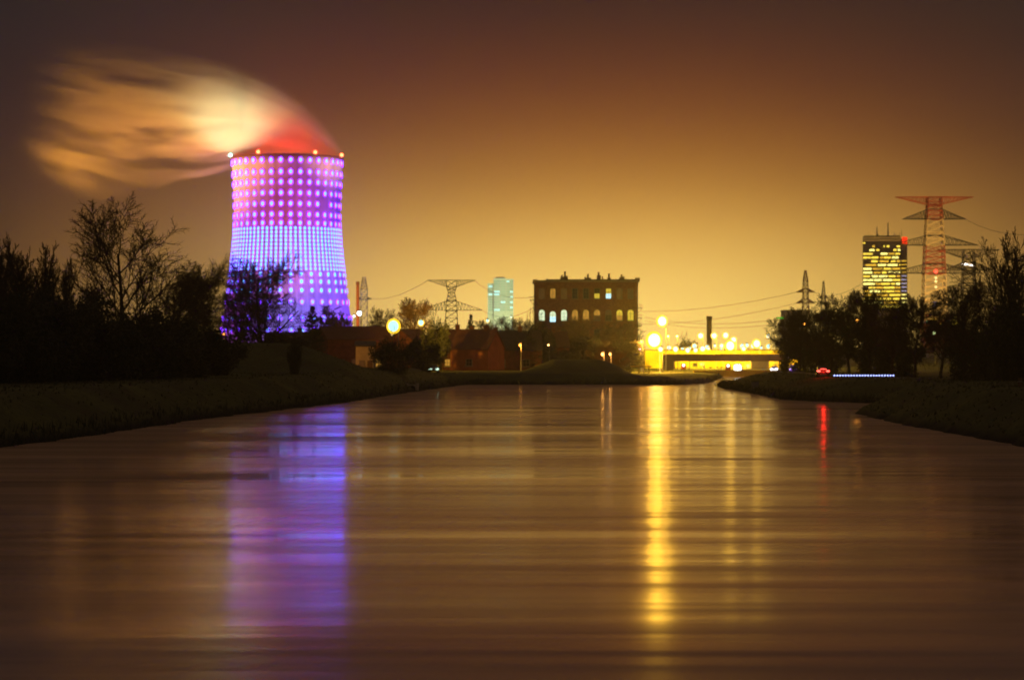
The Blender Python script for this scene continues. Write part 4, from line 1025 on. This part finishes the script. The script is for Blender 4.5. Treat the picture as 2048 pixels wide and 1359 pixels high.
sl('small orange lamp at the right corner of the brick building', 1283, 683, 560, 3, 'lamp_orange_corner', ORG, 60)
sl('small pinkish lamp below the corner lamp of the brick building', 1279, 698, 560, 2.2, 'lamp_pink', (1, .55, .6), 5, sample=False)
sl('left of two small lamps in the orange bush on the mound', 1205, 708, 474, 3.4, 'lamp_bush', (1, .42, .08), 22, 'pair of lamps on the mound')
sl('right of two small lamps in the orange bush on the mound', 1220, 708, 474, 2.4, 'lamp_bush', (1, .42, .08), 22, 'pair of lamps on the mound')
sl('small lamp before the dark trees at the foot of the brick building', 1097, 690, 500, 2, 'lamp_orange_small', (1, .5, .15), 8, 'pair of lamps on the mound', sample=False)
sl('orange street lamp shining through the right bank trees', 1714, 641, 470, 3.5, 'lamp_orange_tree', ORG, 250, 'street lamps behind the right bank trees')
sl('small orange lamp shining through the left end of the right bank trees', 1608, 648, 520, 2.2, 'lamp_orange_mild', ORG, 20, 'street lamps behind the right bank trees')
sl('pale lamp below the low lit office', 1868, 666, 700, 3.4, 'lamp_pale_yellow', (.8, 1, .4), 3, 'street lamps behind the right bank trees', sample=False)
sl('bluish lamp low among the right bank trees', 1690, 702, 430, 3, 'lamp_blue', (.25, .4, 1), 1.6, 'street lamps behind the right bank trees', sample=False)

rq = random.Random(9); q0 = None
for i in range(16):
    px = 1338+i*13.2+rq.uniform(-4, 4); py = rq.uniform(690, 703); d = rq.uniform(712, 760)
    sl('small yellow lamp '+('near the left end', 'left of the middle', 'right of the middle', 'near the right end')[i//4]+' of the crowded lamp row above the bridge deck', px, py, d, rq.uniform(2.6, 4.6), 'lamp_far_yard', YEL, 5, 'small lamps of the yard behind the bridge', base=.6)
# added yellow floodlights between bridge and lock building, to brighten its wall
for i, (px, pw) in enumerate(((1360, 22000), (1405, 26000), (1450, 26000), (1500, 22000), (1550, 16000))):
    x = PX(px, 672); r = thing('quay_fill_light', ('leftmost', 'second', 'middle', 'fourth', 'rightmost')[i]+' of the added low yellow floodlights lighting the wall behind the bridge', 'lamp', (x, 672, .6), group='added quay floodlights')
    m_ = MB(); m_.bar((0, 0, 0), (0, 0, 3.6), .07, n=6); m_.build('pole', M['galv'], r); m_ = MB(); m_.box(-.3, .3, -.15, .15, 3.6, 4.0); m_.build('lamp_head', M['steel'], r)
    lamp('quay_fill_lamp', r, (0, .6, 3.6), (1, .66, .02), pw*1.15, .25)
# bridge
bd = 620.0; X0, X1 = PX(1327, bd), PX(1575, bd)
r = thing('bridge', 'flat dark footbridge deck crossing the lock channel in front of the yellow lamps', 'bridge', ((X0+X1)/2, bd, 0)); hx = (X1-X0)/2
m_ = MB(); zt0, zt1 = PZ(722, bd), PZ(709, bd); m_.box(-hx, hx, -2.4, 2.4, zt0, zt1); m_.box(-hx, hx, -2.6, -2.41, zt0+.3, zt1+.15); m_.build('deck', M['steelc'], r)
m_ = MB()
for i in range(40): q = -hx+2*hx*i/39; m_.bar((q, -2.5, zt1+.15), (q, -2.5, zt1+1.1), .03)
m_.bar((-hx, -2.5, zt1+1.1), (hx, -2.5, zt1+1.1), .04); m_.build('railing', M['galv'], r)
m_ = MB(); a = PX(1327, bd)-(X0+X1)/2; b_ = PX(1345.5, bd)-(X0+X1)/2; m_.box(a+.01, b_, -2.3, 2.3, -1, zt0-.004); m_.build('pier', M['steelc'], r)
m_ = MB(); m_.box(hx-1.5, hx-.01, -2.3, 2.3, -1, zt0-.004); m_.build('pier', M['steelc'], r)

# lock buildings and quay furniture behind the bridge
qd = 700.0; qx0, qx1 = PX(1290, qd), PX(1600, qd)
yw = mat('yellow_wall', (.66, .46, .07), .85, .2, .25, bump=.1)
r = thing('lock_building', 'long low yellow lit building with small dark openings seen under the bridge', 'building', ((qx0+qx1)/2, qd, .6)); hq = (qx1-qx0)/2; zq = lambda py: PZ(py, qd)-.6
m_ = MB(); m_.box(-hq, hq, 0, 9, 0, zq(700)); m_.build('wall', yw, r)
m_ = MB(); m_.box(-hq-.3, hq+.3, -.5, 9.4, zq(700)+.003, zq(698.5)); m_.build('roof', M['slate'], r)
rn = random.Random(5)
for px, py, w, h in ((1407, 733, 6, 7), (1421, 736, 6, 6), (1434, 735, 4, 6), (1443, 736, 4, 8), (1497, 733, 12, 9), (1510, 736, 6, 8), (1527, 736, 10, 6), (1551, 729, 6, 3), (1390, 729, 9, 8), (1565, 730, 4, 6), (1375, 738, 3, 9)):
    q = PX(px, qd)-(qx0+qx1)/2; kk = qd/F; f_ = MB(); f_.box(q-w/2*kk, q+w/2*kk, -.12, -.003, zq(py+h/2), zq(py-h/2)); f_.box(q-w/2*kk+.1, q+w/2*kk-.1, -.16, -.125, zq(py+h/2)+.1, zq(py-h/2)-.1, 1)
    f_.build('window', [M['frame'], M['glass_d']], r)
litw = emat('lock_window_lit', (.75, 1.0, .35), 1.0, noise=.2, nscale=.3)
for px, py, w, h in ((1500, 733, 14, 10), (1527, 727, 13, 7), (1404, 728, 8, 5)):
    q = PX(px, qd)-(qx0+qx1)/2; kk = qd/F; f_ = MB(); f_.box(q-w/2*kk, q+w/2*kk, -.3, -.2, zq(py+h/2), zq(py-h/2)); f_.build('lit_panel', litw, r)
def signal(label, px, py, d=640):
    x = PX(px, d); r = thing('signal_light', label, 'signal', (x, d, .5), group='signal boards with white lights under the bridge'); z = PZ(py, d)-.5; k_ = d/F
    m_ = MB(); m_.bar((0, 0, 0), (0, 0, z+.4), .08, n=6); m_.build('post', M['galv'], r)
    m_ = MB(); m_.box(-5*k_, 5*k_, -.12, -.06, z-13*k_, z+3*k_); m_.build('board', mat('signal_red', (.8, .07, .02), .6, .15, 1), r)
    m_ = MB(); m_.ball((0, -.3, z), 2.6*k_, 8); m_.build('lamp_globe', headm('signal_white', (.8, .95, 1), 4, False), r)
signal('red signal board with a white light, left one under the bridge', 1367, 730); signal('red signal board with a white light, right one under the bridge', 1456, 731)
# lock gate platform at left of bridge
d = 540.0; x = PX(1282, d); k_ = d/F; r = thing('lock_gate', 'yellow lit lock platform with railing left of the bridge', 'lock gate', (x, d, .3)); z = lambda py: PZ(py, d)-.3
lg = mat('yellow_painted_steel', (.6, .42, .08), .5, .2, 1)
m_ = MB(); m_.box(-20*k_, 21*k_, 0, 2.5, z(734), z(731)); m_.build('platform', lg, r)
m_ = MB()
for i in range(8): q = (-20+i*5)*k_; m_.bar((q, .05, z(731)), (q, .05, z(721)), .05)
m_.bar((-20*k_, .05, z(721)), (15*k_, .05, z(721)), .06); m_.bar((-20*k_, .05, z(726)), (15*k_, .05, z(726)), .04); m_.build('railing', lg, r)
m_ = MB()
for q in (-4, 6, 16): m_.bar((q*k_, .3, -.5), (q*k_, .3, z(734)), .14)
m_.bar((-4*k_, .3, z(744)), (16*k_, .3, z(744)), .1); m_.build('support', lg, r)
m_ = MB(); m_.box(-22*k_, 34*k_, -.6, 3, -1.2, z(748)); m_.build('base', M['concrete'], r)
m_ = MB(); pts = [Vector(((8+8*math.sin(R(a_)*1.0)-8)*k_, 1.5, z(731)+ (1-math.cos(R(a_)))*22*k_)) for a_ in range(0, 100, 10)]; m_.tube(pts, [.09]*len(pts), 5); m_.build('swing_arm', lg, r)
# fence and small quay things
r = thing('quay_fence', 'low lit metal fence along the quay behind the right bank tip', 'fence', (PX(1500, 560), 560, .75))
m_ = MB()
for i in range(26): q = -7+i*.65; m_.bar((q, 0, 0), (q, 0, 1.2), .045)
m_.build('post', lg, r); m_ = MB(); m_.bar((-7, 0, 1.2), (9.3, 0, 1.2), .05); m_.bar((-7, 0, .6), (9.3, 0, .6), .035); m_.build('rail', lg, r)
r = thing('quay_wall', 'bright lit concrete quay edge at the mouth of the lock channel', 'wall', (PX(1405, 560), 560, 0))
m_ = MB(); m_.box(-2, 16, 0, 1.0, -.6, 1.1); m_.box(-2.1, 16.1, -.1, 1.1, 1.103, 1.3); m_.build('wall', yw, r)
for px, lab, w in ((1345, 'stack of pale crates on the lit quay left of the bridge pier', 1.4), (1520, 'pale container on the lit quay under the right half of the bridge', 5)):
    r = thing('container', lab, 'container', (PX(px, 660), 660, .6)); m_ = MB(); m_.box(-w/2, w/2, 0, 2.4, 0, 2.4)
    for i in range(int(w*3)): q = -w/2+.15+i*.33; m_.box(q, q+.12, -.06, -.003, .1, 2.3)
    m_.build('body', M['plaster'], r); m_ = MB(); m_.box(-w/2-.04, w/2+.04, -.08, 2.44, 2.403, 2.5); m_.build('lid', M['galv'], r)

# ---------------------------------------------------------------- cars
LASTCAR = [None]
def car(label, x, y, z, rz, paint, tail=None, head=None):
    r = thing('car', label, 'car', (x, y, z), rz, 'cars on the right bank road'); LASTCAR[0] = r
    m_ = MB(); prof = [(-2.1, .35), (-2.15, .75), (-1.95, .98), (-1.45, 1.02), (-.85, 1.42), (.55, 1.46), (1.15, 1.02), (1.95, .88), (2.15, .62), (2.12, .35)]
    n = len(prof); secs = [(-.86, .90), (-.78, .985), (0, 1.0), (.78, .985), (.86, .90)]; vs = []
    for xo, f_ in secs:
        for py_, pz_ in prof:
            top = 1 if pz_ < 1.0 else .82; vs.append((xo*top*.98, py_*f_ if abs(py_) > 1.5 else py_, .35+(pz_-.35)*(1 if abs(xo) < .8 else .93)))
    fs = [(j*n+i, j*n+(i+1) % n, (j+1)*n+(i+1) % n, (j+1)*n+i) for j in range(4) for i in range(n)] + [tuple(range(n)), tuple(range(4*n, 5*n))[::-1]]
    m_.add(vs, fs); m_.build('body', paint, r, smooth=False)
    m_ = MB(); m_.add([(-.62, -1.5, 1.07), (.62, -1.5, 1.07), (.55, -.95, 1.39), (-.55, -.95, 1.39)], [(0, 1, 2, 3)]); m_.add([(-.62, 1.18, 1.06), (.62, 1.18, 1.06), (.55, .68, 1.42), (-.55, .68, 1.42)], [(3, 2, 1, 0)])
    m_.build('window', M['glass_d'], r)
    for sx_ in (-1, 1):
        for yy in (-1.3, 1.35):
            w_ = MB(); w_.bar((sx_*.62, yy, .31), (sx_*.86, yy, .31), .31, n=14); wo_ = w_.build('wheel', M['rubber'], r)
            h_ = MB(); h_.bar((sx_*.865, yy, .31), (sx_*.88, yy, .31), .18, n=10); h_.build('rim', M['galv'], wo_)
        l_ = MB(); l_.ball((sx_*.62, -2.14, .78), .2 if tail else .12, 8, sz=(1.3, .4, .7)); l_.build('tail_light', tail or M['red'], r)
        l_ = MB(); l_.ball((sx_*.62, 2.12, .68), .26 if head else .14, 8, sz=(1.3, .5, .8)); l_.build('headlight', head or M['galv'], r)
    if tail: l_ = MB(); l_.box(-.4, .4, -2.0, -1.9, 1.02, 1.1); l_.build('brake_light', tail, r)
    return r
tl = emat('tail_light', (1, .06, .04), 6); hl = emat('headlight', (.8, .6, 1.0), 5); hl2 = emat('headlight_white', (.8, .85, 1.0), 5)
cx_ = PX(1645, 330); car('dark car with glowing red tail lights on the right bank road', cx_, 330, GZ(cx_, 330)+.05, R(-4), M['carpaint'], tail=tl)
lamp('tail_glow', [o for o in COL.objects if o.name.startswith('car')][-1] if False else LASTCAR[0], (0, -2.5, .75), (1, .02, .01), 160, .3)
cx_ = PX(1587, 450); car('car with violet white headlights under the leftmost right bank trees', cx_, 450, GZ(cx_, 450)+1.0, R(176), M['cargrey'], head=hl)
lamp('head_glow', LASTCAR[0], (0, 2.6, .7), (.35, .1, 1), 3500, .3)
cx_ = PX(1549, 600); car('car with broad white headlights on the quay under the right end of the bridge', cx_, 600, GZ(cx_, 600)+.03, R(170), M['cargrey'], head=hl2)
lamp('head_glow', LASTCAR[0], (0, 2.6, .7), (.7, .7, 1), 2500, .3)
cx_ = PX(878, 470); car('parked car with pale headlights in front of the low houses', cx_, 440, GZ(PX(878, 440), 440)+.03, R(180), M['cargrey'], head=emat('headlight_pale', (.7, 1, .75), 1.6))
# added row of small lights standing in for a moving lamp's trail
plm = emat('trail_light_glow', (.35, .42, 1.0), 3.0); first = None
for i in range(22):
    px = 1669+i*5.6; d = 322; x = PX(px, d); z = GZ(x, d); hz = PZ(750.5, d)-z
    if first is None:
        first = thing('trail_light', 'small light standing in for the bluish light trail right of the red tail lights', 'path light', (x, d, z), group='small lights standing in for the bluish light trail along the right bank')
        m_ = MB(); m_.bar((0, 0, -.3-.6), (0, 0, hz-.06), .03, n=5); m_.build('post', M['steel'], first)
        m_ = MB(); m_.ball((0, 0, hz), .1, 6, sz=(1.3, 1, 1)); m_.build('lamp_globe', plm, first); hz0 = hz; z0_ = z
    else: copy_thing(first, (x, d, z0_), None)
first['label'] = 'small light standing in for the bluish light trail right of the red tail lights'

# ---------------------------------------------------------------- small bank things
d = 400.0; x = PX(748, d); r = thing('marker_post', 'small pale marker post with a lit top on the left bank', 'post', (x, d, GZ(x, d)-.1))
m_ = MB(); m_.bar((0, 0, 0), (0, 0, 1.1), .1, n=8); m_.build('post', M['plaster'], r); m_ = MB(); m_.lathe([(.11, 1.1), (.13, 1.2), (.1, 1.4), (.02, 1.45)], n=8); m_.build('cap', M['white'], r)
d = 352.0; x = PX(825, d); r = thing('drain_outlet', 'small concrete drain outlet at the water edge of the left bank', 'drain', (x, d, 0))
m_ = MB(); m_.box(-.8, .8, 0, 1.6, -.4, 1.0); m_.box(-.9, -.6, -.9, 0, -.4, 1.2); m_.box(.6, .9, -.9, 0, -.4, 1.2); m_.build('wall', M['plaster'], r)
m_ = MB(); m_.bar((0, -.35, .45), (0, -.01, .45), .4, n=14); m_.build('pipe', M['rubber'], r)
d = 345.0; x = PX(1489, d); r = thing('bank_marker', 'dark square marker block on the tip of the right bank', 'marker', (x+1.5, d, GZ(x+1.5, d)-.2))
m_ = MB(); m_.box(-.55, .55, -.2, .2, .0, 1.1); m_.build('block', M['concrete'], r); m_ = MB(); m_.box(-.62, .62, -.26, .26, 1.103, 1.2); m_.build('cap', M['steel'], r)
d = 185.0; x = PX(2040, d); r = thing('bollard', 'weathered wooden bollard on the near right bank', 'bollard', (x, d, GZ(x, d)-.15))
m_ = MB(); m_.lathe([(.16, 0), (.15, .75), (.1, .85)], n=10); m_.build('post', M['wood'], r); m_ = MB(); m_.lathe([(.165, .55), (.17, .56), (.17, .62), (.163, .63)], n=10, cap=False); m_.build('band', M['galv'], r)
# aircraft
d = 1500.0; p_ = P(1935, 529, d); r = thing('aircraft', 'small aircraft with bright white lights right of the red and white pylon', 'aircraft', p_); r.rotation_euler = (0, R(9), 0)
m_ = MB(); pts = [Vector((-4.2, 0, 0)), Vector((-3.4, 0, 0)), Vector((0, 0, 0)), Vector((3, 0, .2)), Vector((4.4, 0, .5))]; m_.tube(pts, [.15, .6, .7, .45, .15], 10); m_.build('fuselage', M['white'], r)
m_ = MB(); m_.box(-1, .6, -6, 6, .45, .6); m_.box(3.4, 4.3, -2, 2, .5, .6); m_.build('wing', M['white'], r); m_ = MB(); m_.box(3.5, 4.3, -.08, .08, .5, 2.0); m_.build('tail_fin', M['white'], r)
m_ = MB(); 
for q in (-3.6, -2.2, -.8, .8, 2.2, 3.4): m_.ball((q, -1.0, -.05), .72, 6, sz=(1.1, .5, .8))
m_.build('landing_light', emat('aircraft_light', (1, .85, .7), 8), r)

# ---------------------------------------------------------------- haze (night mist that catches the lamps)
hm = bpy.data.materials.new('night_haze'); hm.use_nodes = True; t = hm.node_tree; t.nodes.clear()
out = N(t, 'ShaderNodeOutputMaterial'); pv = N(t, 'ShaderNodeVolumePrincipled'); t.links.new(pv.outputs[0], out.inputs['Volume'])
pv.inputs['Color'].default_value = (.95, .93, .9, 1); pv.inputs['Density'].default_value = HZ; pv.inputs['Anisotropy'].default_value = .72
m_ = MB(); m_.box(-1900, 1900, -60, 2500, -3.0, 260); hz_ = m_.build('haze', hm, kind='stuff'); tag(hz_, 'thin night haze glowing round the lamps', 'haze')
